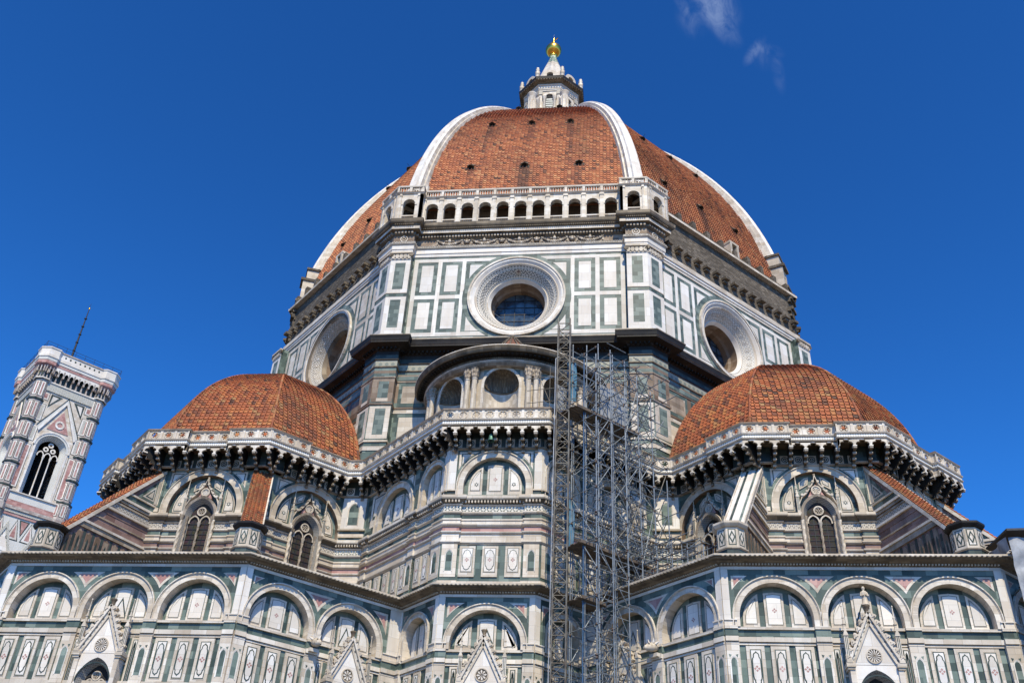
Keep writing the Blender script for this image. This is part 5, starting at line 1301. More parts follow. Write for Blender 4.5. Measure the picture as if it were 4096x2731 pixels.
for a, b in zip(gpo[1:-1], gpo[2:-1]):
    L_ = sqrt((b[0] - a[0]) ** 2 + (b[1] - a[1]) ** 2); fr = Frame(a, (b[0] - a[0], b[1] - a[1])); n = max(1, round(L_ / 1.54)); q = L_ / n
    for i in range(n):
        bs.hbox(fr, max(0, i * q - .12), i * q + .12, 60.6, 61.4, -.19, .04, 'white')
        if i == n - 1: bs.hbox(fr, L_ - .12, L_, 60.6, 61.4, -.19, .04, 'white')
        m = int((q - .24) / .2)
        for j in range(m):
            o = fr.P(i * q + .12 + (q - .24) * (j + .5) / m, 0, -.07); bs.lathe((o.x, o.y), [(.05, 60.7), (.075, 60.85), (.035, 61.0), (.05, 61.12), (.05, 61.22)], 'white', 6)
obj(bs, 'balustrade', gao)
# ---------------------------------------------------------------- the dome
R0, ZC, RHO = 26.75, 54.9, 44.0
dm = MB(); SURF = {}
STK = [(u, z - 7 - 4 * (i % 2), z - .3, .35) for i, (u, z) in enumerate(((-5.27, 66.7), (-.17, 66.7), (4.95, 66.7), (-4.2, 76.2), (-.1, 76.2), (3.85, 76.2)))] + [(-.15, 60, 67, .4), (-2.6, 60, 92, .1)]
for k in (-2, -1, 0, 1, 2): SURF[k] = tile_face(dm, (0, 0), k, R0, ZC, RHO, 60.3, 92.3, .325, .325, 'tile', .05, .5, STK if abs(k) < 2 else ())
for k in (3, 4, -3):
    a = -pi / 2 + k * pi / 4
    for j in range(20):
        f = [math.asin((60 - ZC + 32 * (j + q) / 20) / RHO) for q in (0, 1)]; n_ = Vector((cos(a), sin(a), 0)); t_ = Vector((-sin(a), cos(a), 0))
        v = [n_ * (R0 - RHO + RHO * cos(x)) * c8 + s_ * t_ * (R0 - RHO + RHO * cos(x)) * sin(pi / 8) + Vector((0, 0, ZC + RHO * sin(x))) for x, s_ in ((f[0], -1), (f[0], 1), (f[1], 1), (f[1], -1))]; dm.face(v, 'tile', .5)
dm.lathe((0, 0), [(6.3, 91.6), (6.3, 93.2), (5.9, 93.3), (0, 93.3)], 'white', 8, smooth=False, rot=22.5)
dome = obj(dm, 'dome', CATH, 'great octagonal dome covered with red tiles')
def rib(k):
    th = -pi / 2 + pi / 8 + k * pi / 4; d = Vector((cos(th), sin(th), 0)); t = Vector((-sin(th), cos(th), 0)); mb = MB()
    z0 = 62.3 if k in (-1, 0) else 65.2; f0 = math.asin((z0 - ZC) / RHO); f1 = math.asin((93.0 - ZC) / RHO); n = 60; rows = []
    for j in range(n + 1):
        f = f0 + (f1 - f0) * j / n; r = R0 - RHO + RHO * cos(f); nn = d * cos(f) + Vector((0, 0, sin(f))); b = d * r + Vector((0, 0, ZC + RHO * sin(f))); w_ = .70 - .3 * j / n; hs_ = .85 - .4 * j / n
        rows.append([b + t * x * w_ + nn * h * hs_ for x, h in ((-1.25, -.5), (-1.25, .12), (-1.0, .14), (-1.0, .62), (-.62, .72), (-.5, .95), (.5, .95), (.62, .72), (1.0, .62), (1.0, .14), (1.25, .12), (1.25, -.5))])
    for A, B in zip(rows, rows[1:]):
        for i in range(11): mb.face([A[i], A[i + 1], B[i + 1], B[i]], 'white2' if i in (3, 4, 5, 6, 7) else 'white')
    mb.face(rows[0][::-1], 'white')
    if k in (-1, 0):
        fr = Frame((d.x * 25.95, d.y * 25.95), t); mb.hbox(fr, -1.15, 1.15, 60.6, 62.3, -1.6, 0, 'white'); mb.hbox(fr, -1.3, 1.3, 62.3, 62.5, -1.8, .06, 'dark'); mb.hbox(fr, -1.05, 1.05, 62.5, 63.6, -1.8, -.12, 'white')
    return obj(mb, 'rib', dome)
for k in range(-4, 4): rib(k)
for k, vs_ in ((0, ((-5.27, 66.7), (-.17, 66.7), (4.95, 66.7), (-4.2, 76.2), (-.1, 76.2), (3.85, 76.2), (-2.4, 85), (2.2, 85))), (1, ((-5.2, 66.7), (-.1, 66.7), (5.0, 66.7), (-4.1, 76.2), (0, 76.2), (4, 76.2))), (-1, ((-5.2, 66.7), (-.1, 66.7), (5.0, 66.7), (-4.1, 76.2), (0, 76.2), (4, 76.2)))):
    for u, z in vs_:
        f = math.asin((z - ZC) / RHO); S_ = SURF[k]; mb = MB(); sc_ = .72
        P_ = lambda a, b, l: S_(u + a * sc_, f + b * sc_ / RHO, l * sc_)
        for q in ([P_(-.3, -.32, .02), P_(.3, -.32, .02), P_(.3, -.32, .42), P_(0, -.32, .55), P_(-.3, -.32, .42)],): mb.face(q, 'dark')
        for s_ in (-1, 1):
            mb.face([P_(s_ * .3, -.36, .0), P_(s_ * .46, -.36, .0), P_(s_ * .46, -.36, .42), P_(s_ * .3, -.36, .42)][::s_], 'old')
            mb.face([P_(s_ * .46, -.36, 0), P_(s_ * .46, .45, 0), P_(s_ * .46, .45, .1), P_(s_ * .46, -.36, .42)][::s_], 'dark')
            mb.face([P_(s_ * .46, -.4, .42), P_(s_ * .5, .5, .1), P_(0, .5, .16), P_(0, -.4, .6)][::s_], 'rough')
            mb.face([P_(s_ * .3, -.36, .42), P_(s_ * .46, -.36, .42), P_(0, -.36, .64), P_(0, -.36, .52)][::s_], 'old')
        mb.face([P_(-.7, -.75, .1), P_(.7, -.75, .1), P_(.7, -.3, .1), P_(-.7, -.3, .1)], 'dark')
        # soot streak below: darker old tiles
        mb.tube(P_(.1, .1, .3), P_(.1, .1, 1.0), .02, 'iron', 4)
        obj(mb, 'vent', dome)
# ---------------------------------------------------------------- the lantern
la = MB(); LB = 3.55
def oct_l(prof, m, rot=22.5): la.lathe((0, 0), prof, m, 8, smooth=False, rot=rot)
oct_l([(LB, 93), (LB, 100.15)], 'white'); oct_l([(LB + .1, 100.1), (LB + .12, 100.3), (LB + .2, 100.34), (LB + .2, 100.5), (LB + .26, 100.55), (LB + .26, 100.9), (LB + .36, 100.95), (LB + .4, 101.1), (LB + .3, 101.2)], 'white')
oct_l([(LB + .3, 101.2), (LB + .5, 101.4), (LB + .95, 101.55), (LB + 1.02, 101.6)], 'old'); oct_l([(LB + 1.02, 101.6), (LB + 1.08, 101.95), (LB + 1.1, 102.0), (LB + .6, 102.1)], 'dark'); oct_l([(LB + .6, 102.1), (3.2, 102.3), (3.2, 103.0)], 'white')
la_o = None
for k in range(8):
    a = -pi / 2 + k * pi / 4; n_ = Vector((cos(a), sin(a))); fr = Frame((n_.x * LB * c8, n_.y * LB * c8), (-n_.y, n_.x)); hw = LB * sin(pi / 8)
    la.prism(fr, arch_pts(0, 93.2, 98.95, .48, 14), 0, .02, 'hole'); la.ring(fr, 0, 98.95, .5, .86, 0, .16, 'white', n=16)
    for s_ in (-1, 1):
        c_ = fr.P(s_ * .66, 0, .12); la.lathe((c_.x, c_.y), [(.2, 93), (.18, 98.3), (.22, 98.4), (.28, 98.7), (.3, 98.95)], 'white', 10)
        la.box(fr, *sorted((s_ * hw, s_ * (hw - .36))), 93, 99.3, -.1, .16, 'white'); la.box(fr, *sorted((s_ * hw * 1.02, s_ * (hw - .44))), 99.3, 100.1, -.1, .26, 'carved')
    for j in range(12): la.box(fr, -.46, .46, 94 + j * .4, 94.26 + j * .4, 0, .05, 'steel')
    # shell niche at the foot of the spire
    la.ring(fr, 0, 102.85, .42, .85, -.6, .55, 'white', n=14, stilt=.7); la.prism(fr, arch_pts(0, 102.15, 102.85, .45, 10), -.5, .25, 'old')
    for j in range(9): la.box(fr, -1.5 + j * .36, -1.38 + j * .36, 101.42, 101.56, .4, .95, 'old')
lan = obj(la, 'lantern', CATH, 'white marble lantern crowning the dome')
for k in range(8):
    th = -pi / 2 + pi / 8 + k * pi / 4; d = Vector((cos(th), sin(th))); mb = MB()
    mb.lathe((d.x * 4.25, d.y * 4.25), [(.3, 102.0), (.3, 102.7), (.34, 102.75), (.18, 102.85), (.34, 103.1), (.18, 103.3), (.12, 103.38), (.27, 103.6), (.13, 103.8), (.2, 103.95), (.0, 104.1)], 'white', 10); obj(mb, 'finial', lan)
    mb = MB(); fr = Frame((d.x * 5.5, d.y * 5.5), (-d.y, d.x))
    c_ = d * 5.4; mb.lathe((c_.x, c_.y), [(.55, 92.8), (.55, 93.4), (.46, 93.5), (.46, 96.9), (.5, 97.0), (.5, 97.2), (.64, 97.5), (.66, 97.6), (.5, 97.75), (.0, 98.0)], 'white', 8, rot=math.degrees(th))
    for j in range(10): t = 2 * pi * j / 10; mb.tube((c_.x + cos(t) * .47, c_.y + sin(t) * .47, 93.5), (c_.x + cos(t) * .47, c_.y + sin(t) * .47, 96.9), .06, 'white', 5)
    # volute
    f2 = Frame((d.x * 4.4, d.y * 4.4), d)
    prof_ = [(-1.0, 93.0), (1.0, 93.0), (1.05, 96.6)] + [(.5 + .42 * cos(t), 97.4 + .42 * sin(t)) for t in [-.4 + i * .5 for i in range(7)]] + [(-.2, 97.9), (-.5, 98.6), (-.9, 99.2)]
    for s_ in (-1, 1):
        f3 = Frame((d.x * 4.4 - s_ * d.y * -.22, d.y * 4.4 + s_ * d.x * -.22), d if s_ > 0 else -d); mb.prism(f3, [(s_ * u, z) for u, z in prof_][::s_], -.22, 0, 'white')
    obj(mb, 'buttress', lan)
sp = MB(); rows = []
for z, r in ((102.4, 3.0), (103, 2.85), (106, 1.85), (109, .92), (110.6, .46), (110.95, .42)):
    rows.append([Vector((cos(t) * r * (1 + .06 * cos(8 * t)), sin(t) * r * (1 + .06 * cos(8 * t)), z)) for t in [2 * pi * i / 64 for i in range(64)]])
sp.grid(rows[:5], 'white', True); sp.grid(rows[3:], 'verd', True); obj(sp, 'spire', lan)
bl = MB(); bl.lathe((0, 0), [(.42, 110.9), (.55, 111.1), (.55, 111.25), (.4, 111.4)], 'gold', 16); bl.lathe((0, 0), [(max(.0, 1.12 * sin(pi * i / 20)), 112.42 - 1.12 * cos(pi * i / 20)) for i in range(21)], 'gold', 32); obj(bl, 'gilt_ball', lan)
cx_ = MB(); cx_.tube((0, 0, 113.5), (0, 0, 115.1), .07, 'gold', 6, .05); e = Vector((.78, -.62, 0)); cx_.tube(Vector((0, 0, 114.5)) - e * .8, Vector((0, 0, 114.5)) + e * .8, .08, 'gold', 6); cx_.tube((0, 0, 115.1), (0, 0, 115.9), .02, 'steel', 4); obj(cx_, 'cross', lan)
MB.unit, MB.base = 1.0, Vector((0, 0, 0))
# ---------------------------------------------------------------- bell tower
BT = empty('bell_tower', (-101.6, 64.6, 0), 'slender square bell tower of pink, white and green marble leaning into the left edge', 'bell tower')
bang = -pi / 4 + .061; be = Vector((cos(bang), sin(bang))); bt_ = Vector((-be.y, be.x)); BC = Vector((-101.6, 64.6)); HB = 6.2
def bobj(mb, name, parent=None):
    o = mb.build(name)
    if parent is None: rooted(o, BT)
    else: o.parent = parent
    return o
bm_ = MB(); faces = []
for q in range(4):
    n = [be, bt_, -be, -bt_][q]; t = Vector((-n.y, n.x)); faces.append(Frame(BC + n * HB, t))
levels = [(0, 60, 'tower'), (60, 69.6, 'pink'), (69.6, 93.6, 'tower'), (93.6, 96.0, 'tower')]
for fr in faces:
    bm_.box(fr, -HB, HB, 0, 69.4, -.5, 0, 'cream')
    # pierced window stage
    bm_.spandrel(fr, -HB, HB, 72.8, 93.6, 0, 82.6, 2.7, 0, 'white', 24)
    bm_.face([fr.P(-HB, 69.4), fr.P(HB, 69.4), fr.P(HB, 72.8), fr.P(-HB, 72.8)], 'tower')
    ao, ai = arch_pts(0, 72.8, 82.6, 2.7, 24), arch_pts(0, 72.8, 82.6, 1.95, 24)
    for a, b, c, e in zip(ao, ao[1:], ai[1:], ai): bm_.face([fr.P(*a, 0), fr.P(*b, 0), fr.P(*c, -1.1), fr.P(*e, -1.1)], 'frieze2')
    bm_.ring(fr, 0, 82.6, 2.7, 3.1, -.1, .15, 'frieze2', n=24); bm_.ring(fr, 0, 82.6, 3.1, 3.35, -.1, .25, 'white2', n=24)
    for s_ in (-1, 1):
        bm_.box(fr, *sorted((s_ * 2.75, s_ * 3.1)), 72.8, 82.6, -.1, .12, 'white2')
        # gable
        for o0, o1, d, m in ((0, .5, .3, 'white2'), (.5, 1.2, .12, 'frieze2'), (1.2, 1.45, .18, 'dgreen')):
            bm_.prism(fr, [(s_ * (3.3 + o0 * .45), 85.3 + o0 * .8), (s_ * (3.3 + o1 * .45), 85.3 + o1 * .8), (0, 93.0 + o1 * 1.0 - .9), (0, 93.0 + o0 * 1.0 - .9)][::s_], -.1, d, m)
        bm_.nest(fr, [(s_ * 3.2, 90.3), (s_ * 3.2, 93.2), (s_ * 1.1, 93.2)][::s_], 0, [(0, 'dgreen', .04), (.35, 'white2', .07)])
        # side panels with pink inlay
        for z0, z1 in ((73.6, 82.3), (83.0, 86.3), (87.2, 90.8), (91.6, 93.3)):
            u0, u1 = sorted((s_ * 3.45, s_ * 4.75)); bm_.nest(fr, [(u0, z0), (u1, z0), (u1, z1), (u0, z1)], 0, [(0, 'dgreen', .03), (.1, 'white2', .05), (.36, 'pink' if z1 - z0 > 5 or z0 > 91 else 'frieze', .06)])
    bm_.prism(fr, [(-2.0, 86.3), (2.0, 86.3), (0, 90.6)], -.1, .1, 'pink'); bm_.ring(fr, 0, 87.7, .5, .85, 0, .2, 'white2', 0, 360, 16)
    bm_.box(fr, -4.9, 4.9, 71.3, 72.8, -.1, .1, 'frieze2'); bm_.box(fr, -4.9, 4.9, 70.3, 71.2, -.1, .2, 'pink'); bm_.box(fr, -5, 5, 72.75, 72.95, -.1, .35, 'white2'); bm_.box(fr, -5, 5, 69.6, 70.2, -.1, .5, 'tower'); bm_.box(fr, -5, 5, 69.0, 69.6, -.1, .3, 'frieze')
    # stage below: gabled twin windows
    for c in (-2.6, 2.6):
        for s_ in (-1, 1): bm_.prism(fr, [(c + s_ * 2.1, 60), (c + s_ * 2.5, 60), (c, 67.6), (c, 66.3)][::s_], 0, .2, 'frieze')
        bm_.prism(fr, arch_pts(c, 50, 60.4, 1.0, 14), 0, .05, 'hole'); bm_.ring(fr, c, 60.4, 1.0, 1.5, 0, .15, 'frieze2', n=14)
        bm_.prism(fr, [(c - 1.4, 62.2), (c + 1.4, 62.2), (c, 65.4)], 0, .08, 'white2')
    bm_.box(fr, -HB, HB, 55, 69.0, -.1, .03, 'frieze2'); bm_.box(fr, -5, 5, 68.5, 69.0, -.1, .2, 'pink')
    for c in (-3.75, -1.25, 1.25, 3.75): bm_.nest(fr, [(c - 1.1, 64.4), (c + 1.1, 64.4), (c, 68.2)], 0, [(0, 'dgreen', .06), (.16, 'white2', .1), (.5, 'pink', .12)])
    for c in (-5.0, 0, 5.0): bm_.nest(fr, [(c - .9, 68.2), (c, 65.2), (c + .9, 68.2)], 0, [(0, 'dgreen', .06), (.22, 'pink', .1)])
    bm_.box(fr, -5.5, 5.5, 93.6, 95.2, -.1, .2, 'frieze'); bm_.box(fr, -5.5, 5.5, 95.2, 95.5, -.1, .35, 'white2')
    # corbel table
    n = 11; q = 11.0 / n
    for i in range(n + 1):
        u = -5.5 + i * q; bm_.prism(fr, [(u - .14, 95.5), (u + .14, 95.5), (u + .14, 98), (u - .14, 98)], 0, .3, 'tower'); bm_.prism(fr, [(u - .14, 96.6), (u + .14, 96.6), (u + .14, 98), (u - .14, 98)], 0, .95, 'tower')
        if i < n: bm_.spandrel(fr, u, u + q, 97.1, 98.4, u + q / 2, 97.2, q / 2 - .14, .95, 'white2', 10, .15)
    bm_.box(fr, -5.5, 5.5, 95.5, 98.4, -.2, .02, 'dgreen')
    bm_.box(fr, -6, 6, 98.4, 99.0, -.4, 1.0, 'pink'); bm_.box(fr, -6, 6, 99.0, 99.6, -.4, 1.08, 'frieze2'); bm_.box(fr, -6, 6, 99.6, 100.2, -.4, 1.2, 'white2')
    bm_.face([fr.P(-7, 98.38, .95), fr.P(-7, 98.38, -.2), fr.P(7, 98.38, -.2), fr.P(7, 98.38, .95)], 'dgreen')
    bm_.box(fr, -6, 6, 100.2, 101.5, .6, 1.05, 'white2'); bm_.box(fr, -6, 6, 101.5, 101.75, .5, 1.2, 'tower')
    for i in range(12): bm_.prism(fr, [(-5.2 + i * .95 + cos(t) * .18, 100.85 + sin(t) * .25) for t in [2 * pi * k / 8 for k in range(8)]], 1, 1.06, 'dgreen')
bto = bobj(bm_, 'tower_shaft')
bh = MB(); 
for fr in faces: bh.face([fr.P(-2.5, 72.0, -6.0), fr.P(2.5, 72.0, -6.0), fr.P(2.5, 90.0, -6.0), fr.P(-2.5, 90.0, -6.0)], 'hole')
bh.face([Vector((BC.x + x * 5, BC.y + y * 5, 98)) for x, y in ((-1, -1), (1, -1), (1, 1), (-1, 1))], 'hole'); bobj(bh, 'bell_chamber', bto)
for fr in faces[:1] + faces[3:]:
    t = MB()
    for u in (-.65, .65): c = fr.P(u, 0, -.9); t.lathe((c.x, c.y), [(.2, 72.9), (.13, 73.3), (.12, 80.6), (.24, 81.1)], 'white2', 8)
    for u in (-1.3, 0, 1.3):
        a, b = arch_pts(u, 81.1, 81.3, .66, 12, .3), arch_pts(u, 81.1, 81.3, .45, 12, .3)
        for p, q, r, s_ in zip(a, a[1:], b[1:], b): t.face([fr.P(*p, -.8), fr.P(*q, -.8), fr.P(*r, -.8), fr.P(*s_, -.8)], 'white2')
    for u, z in ((-.65, 82.7), (.65, 82.7), (0, 83.7)): t.ring(fr, u, z, .22, .5, -1.0, -.8, 'white2', 0, 360, 14)
    bobj(t, 'tracery', bto)
for q in range(4):
    n = [be, bt_, -be, -bt_][q]; t = Vector((-n.y, n.x)); p = BC + n * 5.35 + t * 5.35; rot = math.degrees(bang) + 22.5; m = MB()
    for z0, z1, r, mm in ((0, 69.0, 1.7, 'cream'), (69, 70.2, 1.95, 'tower'), (70.2, 73.2, 1.7, 'tower'), (73.2, 73.6, 1.75, 'dgreen'), (73.6, 77.8, 1.4, 'tower'), (77.8, 78.15, 1.6, 'dgreen'), (78.15, 82.5, 1.4, 'tower'), (82.5, 82.9, 1.6, 'dgreen'), (82.9, 86.5, 1.4, 'tower'), (86.5, 86.9, 1.6, 'dgreen'), (86.9, 91.0, 1.4, 'tower'), (91, 91.4, 1.6, 'dgreen'), (91.4, 95.4, 1.4, 'tower'), (95.4, 95.7, 1.8, 'white2'), (95.7, 97.2, 1.6, 'dgreen')):
        m.lathe((p.x, p.y), [(r - .2, z0), (r, z0 + .05), (r, z1 - .05), (r - .2, z1)], mm, 8, smooth=False, rot=rot)
    for z0, z1 in ((74.1, 77.4), (78.6, 82.1), (83.2, 86.2), (87.3, 90.6), (91.8, 95.0), (70.6, 73.0)):
        for j in range(8):
            a = radians(rot + 22.5 + 45 * j); nn = Vector((cos(a), sin(a))); r = (1.42 if z0 > 72 else 1.7) * c8; fr = Frame((p.x + nn.x * r, p.y + nn.y * r), (-nn.y, nn.x)); m.nest(fr, [(-.45, z0), (.45, z0), (.45, z1), (-.45, z1)], 0, [(0, 'dgreen', .02), (.09, 'white2', .03), (.31, 'pink', .04)])
    for j in range(8):
        a = radians(rot + 22.5 + 45 * j); nn = Vector((cos(a), sin(a))); r = 1.42 * c8; fr = Frame((p.x + nn.x * r, p.y + nn.y * r), (-nn.y, nn.x))
        for u in (-.64, .0, .64): m.prism(fr, [(u - .1, 95.7), (u + .1, 95.7), (u + .1, 98.4), (u - .1, 98.4)], 0, .25, 'tower'); m.prism(fr, [(u - .1, 96.7), (u + .1, 96.7), (u + .1, 98.4), (u - .1, 98.4)], 0, .8, 'tower')
    p2 = p + (n + t).normalized() * .35
    m.lathe((p2.x, p2.y), [(1.4, 97.6), (2.3, 98.3), (2.3, 99.0)], 'pink', 8, smooth=False, rot=rot); m.lathe((p2.x, p2.y), [(2.35, 99.0), (2.4, 99.6)], 'frieze2', 8, smooth=False, rot=rot); m.lathe((p2.x, p2.y), [(2.4, 99.6), (2.55, 99.7), (2.55, 100.2), (2.4, 100.25), (2.4, 101.5), (2.55, 101.6), (2.55, 101.8), (0, 101.85)], 'white2', 8, smooth=False, rot=rot)
    bobj(m, 'corner_turret', bto)
rl = MB()
rim = [BC + be * x * 7.4 + bt_ * y * 7.4 for x, y in ((-1, -1), (1, -1), (1, 1), (-1, 1), (-1, -1))]
for a, b in zip(rim, rim[1:]):
    for z in (102.3, 102.9): rl.tube((a.x, a.y, z), (b.x, b.y, z), .035, 'iron', 4)
    for i in range(8): q = a.lerp(b, i / 8); rl.tube((q.x, q.y, 101.7), (q.x, q.y, 103.0), .03, 'iron', 4)
bobj(rl, 'railing', bto)
ms = MB(); p = BC + be * .3 - bt_ * .9; ms.tube((p.x, p.y, 100), (p.x, p.y, 108), .26, 'iron', 8, .2); ms.tube((p.x, p.y, 108), (p.x, p.y, 117.6), .2, 'iron', 8, .08); ms.tube((p.x, p.y, 117.6), (p.x, p.y, 119.0), .035, 'iron', 5); ms.lathe((p.x, p.y), [(0, 117.5), (.2, 117.65), (.2, 117.9), (0, 118.05)], 'gold', 8)
for z in (103, 105, 107, 109, 111, 113, 115): ms.lathe((p.x, p.y), [(.15, z), (.3, z + .05), (.3, z + .2), (.15, z + .25)], 'iron', 8)
bobj(ms, 'flagpole')
# ---------------------------------------------------------------- small bell under the balcony
bb = MB(); bx, by = -.32, -31.75
bb.lathe((bx, by), [(.0, 33.05), (.08, 33.04), (.13, 32.98), (.15, 32.85), (.18, 32.66), (.24, 32.56), (.25, 32.53), (.2, 32.54)], 'bronze', 14); bb.tube((bx, by, 33.0), (bx, by, 33.56), .03, 'iron', 5); bb.tube((bx, by, 32.8), (bx, by, 32.46), .03, 'iron', 5, .05)
tag(bb.build('bell'), 'small green bronze bell hanging under the balcony above the middle arch', 'bell')
# ---------------------------------------------------------------- lattice mast in front of the south east block
rnd = random.Random(3)
MX0, MX1, MY0, MY1, MTOP = 4.12, 4.94, -33.25, -32.45, 41.4
MA = empty('hoist_mast', ((MX0 + MX1) / 2, (MY0 + MY1) / 2, 0), 'tall slim square lattice mast standing before the scaffolding', 'mast')
def mobj(mb, name, root): return rooted(mb.build(name), root)
cs4 = [(MX0, MY0), (MX1, MY0), (MX1, MY1), (MX0, MY1)]
for x, y in cs4: m = MB(); m.tube((x, y, 0), (x, y, MTOP), .052, 'rusty', 6); mobj(m, 'chord', MA)
m = MB(); z = .4; i = 0
while z < MTOP:
    for q in range(4):
        a, b = cs4[q], cs4[(q + 1) % 4]; m.tube((*a, z), (*b, z), .034, 'rusty', 5)
        if z + .78 < MTOP: a, b = (a, b) if (i + q) % 2 else (b, a); m.tube((*a, z), (*b, z + .78), .032, 'rusty', 5); m.tube((*b, z), (*a, z + .78), .026, 'rusty', 4) if i % 2 == 0 else None
    z += .78; i += 1
mobj(m, 'lacing', MA)
m = MB(); m.tube((MX0 - .12, MY0 - .02, 0), (MX0 - .12, MY0 - .02, 38.0), .035, 'tarp', 6); m.tube((MX0 - .12, MY0 - .02, 38.0), (MX0 + .1, MY0 + .15, 38.25), .035, 'tarp', 6); mobj(m, 'pipe', MA)
# ---------------------------------------------------------------- tube scaffolding in the corner
SC = empty('scaffolding', (7, -31, 0), 'dense grey tube scaffolding filling the corner right of the middle block', 'scaffolding')
B0 = Vector((5.12, -32.15)); ea, eb = Vector((C, C)), Vector((C, -C)); SA, SB = 1.28, 1.12
def G(i, j): v = B0 + ea * SA * i + eb * SB * j; return v
class Bag:
    """collects tubes so that each becomes a part of its own"""
    def __init__(s): s.items = []
    def tube(s, p0, p1, r, m, n=5):
        mb = MB(); mb.tube(p0, p1, r, m, n); s.items.append(((Vector(p1) - Vector(p0)).length, len(s.items), mb))
    def lathe(s, c, prof, m, n): mb = MB(); mb.lathe(c, prof, m, n); s.items.append((1 - len(s.items) * 1e-4, len(s.items), mb))
    def build(s, one, rest, root):
        it = sorted(s.items, key=lambda x: (-x[0], x[1]))
        for _, _, mb in it[:100]: mobj(mb, one, root)
        if it[100:]:
            al = MB()
            for _, _, mb in it[100:]:
                o = len(al.v); al.v += mb.v; al.s += mb.s; al.r += mb.r
                for f, m in zip(mb.f, mb.m):
                    k = mb.mats[m]
                    if k not in al.mats: al.mats.append(k)
                    al.f.append(tuple(i + o for i in f)); al.m.append(al.mats.index(k))
            mobj(al, rest, root)['kind'] = 'stuff'
stand = Bag(); led = Bag(); brc = Bag(); cpl = Bag(); blu = Bag()
tops = {0: 39.6, 1: 40.3, 2: 39.2, 3: 39.9, 4: 39.0, 5: 38.0}
grid = [(i, j) for i in range(6) for j in range(3)]
def zb(i): return 0 if i <= 2 else 22.75
def couple(p): cpl.lathe((p[0], p[1]), [(.03, p[2] - .07), (.075, p[2] - .05), (.075, p[2] + .05), (.03, p[2] + .07)], 'coupler', 6)
for i, j in grid:
    p = G(i, j) + Vector((rnd.uniform(-.05, .05), rnd.uniform(-.05, .05))); t = tops[i] - j * rnd.uniform(.4, 1.6) + rnd.uniform(-.6, .9)
    if i == 5: t -= 5.0
    blue = (i, j) in ((0, 1),)
    (blu if blue else stand).tube((p.x, p.y, zb(i)), (p.x + rnd.uniform(-.03, .03), p.y, t), .042 if not blue else .05, 'bluetube' if blue else 'steel', 6)
    if rnd.random() < .5: q = p + Vector((.12, .05)); stand.tube((q.x, q.y, zb(i) + rnd.uniform(0, 6)), (q.x, q.y, t - rnd.uniform(1, 8)), .03, 'steel', 5)
lv = [.6 + 1.72 * k for k in range(23)]
for z in lv:
    for j in range(3):
        for i in range(5):
            if z < 22.75 and i >= 2: continue
            if z > 38.6 and rnd.random() < .6: continue
            if rnd.random() < .08: continue
            a, b = G(i, j), G(i + 1, j); e = (b - a).normalized(); dz = rnd.uniform(-.06, .06); ext = rnd.uniform(.1, .45)
            led.tube((*(a - e * ext), z + dz), (*(b + e * ext), z + dz), .033, 'steel', 5); couple((a.x, a.y, z + dz))
            if rnd.random() < .7: led.tube((*(a - e * .2), z + dz + .95), (*(b + e * .3), z + dz + .95), .031, 'steel', 5)
    for i in range(6):
        if z < 22.75 and i > 2: continue
        for j in range(2):
            if rnd.random() < .1: continue
            a, b = G(i, j), G(i, j + 1); e = (b - a).normalized(); ext = rnd.uniform(.15, .5) if rnd.random() < .85 else 1.3
            led.tube((*(a - e * ext), z + .12), (*(b + e * ext), z + .12), .033, 'steel', 5); couple((b.x, b.y, z + .12))
for z, z2 in zip(lv, lv[1:]):
    for i in range(5):
        for j in range(3):
            if z < 22 and i >= 2: continue
            if rnd.random() < .55:
                a, b = (G(i, j), G(i + 1, j)) if rnd.random() < .5 else (G(i + 1, j), G(i, j)); k = rnd.uniform(.8, 1.25); brc.tube((*a, z), (*b, z + 1.72 * k), .031, 'steel' if rnd.random() < .7 else 'rusty', 5)
    for i in range(6):
        if z < 22 and i > 2: continue
        for j in range(2):
            if rnd.random() < .5: a, b = (G(i, j), G(i, j + 1)) if rnd.random() < .5 else (G(i, j + 1), G(i, j)); brc.tube((*a, z + .1), (*b, z + 1.7), .031, 'steel', 5)
for _ in range(26):
    i, j = rnd.randrange(0, 5), rnd.randrange(0, 3); z = rnd.uniform(14, 36) if i < 2 else rnd.uniform(23, 35); a = G(i, j); b = G(min(5, i + rnd.choice((1, 2, 1))), max(0, min(2, j + rnd.choice((-1, 1, 2))))); 
    if z < 22 and i > 0: continue
    brc.tube((*a, z), (*b, z + rnd.uniform(2, 4.5)), .031, 'steel' if rnd.random() < .6 else 'rusty', 5)
# left outriggers beside the exedra
for z in (36.4, 37.35, 35.4): led.tube((2.0, -32.1, z - .2), (5.6, -32.2, z + .1), .026, 'rusty', 5)
for x, z0, z1 in ((2.9, 35.0, 37.6), (3.55, 34.8, 38.1)): stand.tube((x, -32.1, z0), (x, -32.1, z1), .026, 'rusty', 5)
brc.tube((2.8, -32.1, 37.3), (3.6, -32.1, 35.2), .024, 'rusty', 5)
stand.build('standard', 'standards', SC); led.build('ledger', 'ledgers', SC); brc.build('brace', 'braces', SC); cpl.build('coupler', 'couplers', SC); blu.build('blue_standard', 'blue_standards', SC)
def deck(name, i0, i1, j0, j1, z, m='plank', ext=.4):
    mb = MB(); a, b = G(i0, j0) - ea * ext - eb * .3, G(i1, j0) + ea * ext - eb * .3; wd = (j1 - j0) * SB + .5; n = max(3, int(wd / .26)); L_ = (b - a).length
    for q in range(n):
        o = a + eb * (q * wd / n); fr = Frame(o, ea); mb.hbox(fr, rnd.uniform(-.3, 0), L_ + rnd.uniform(0, .3), z + rnd.uniform(0, .015), z + .05, 0, wd / n - .02, m)
    fr = Frame(a + eb * wd, ea); mb.hbox(fr, 0, L_, z, z + .2, .01, .04, m)
    mobj(mb, 'deck', SC)
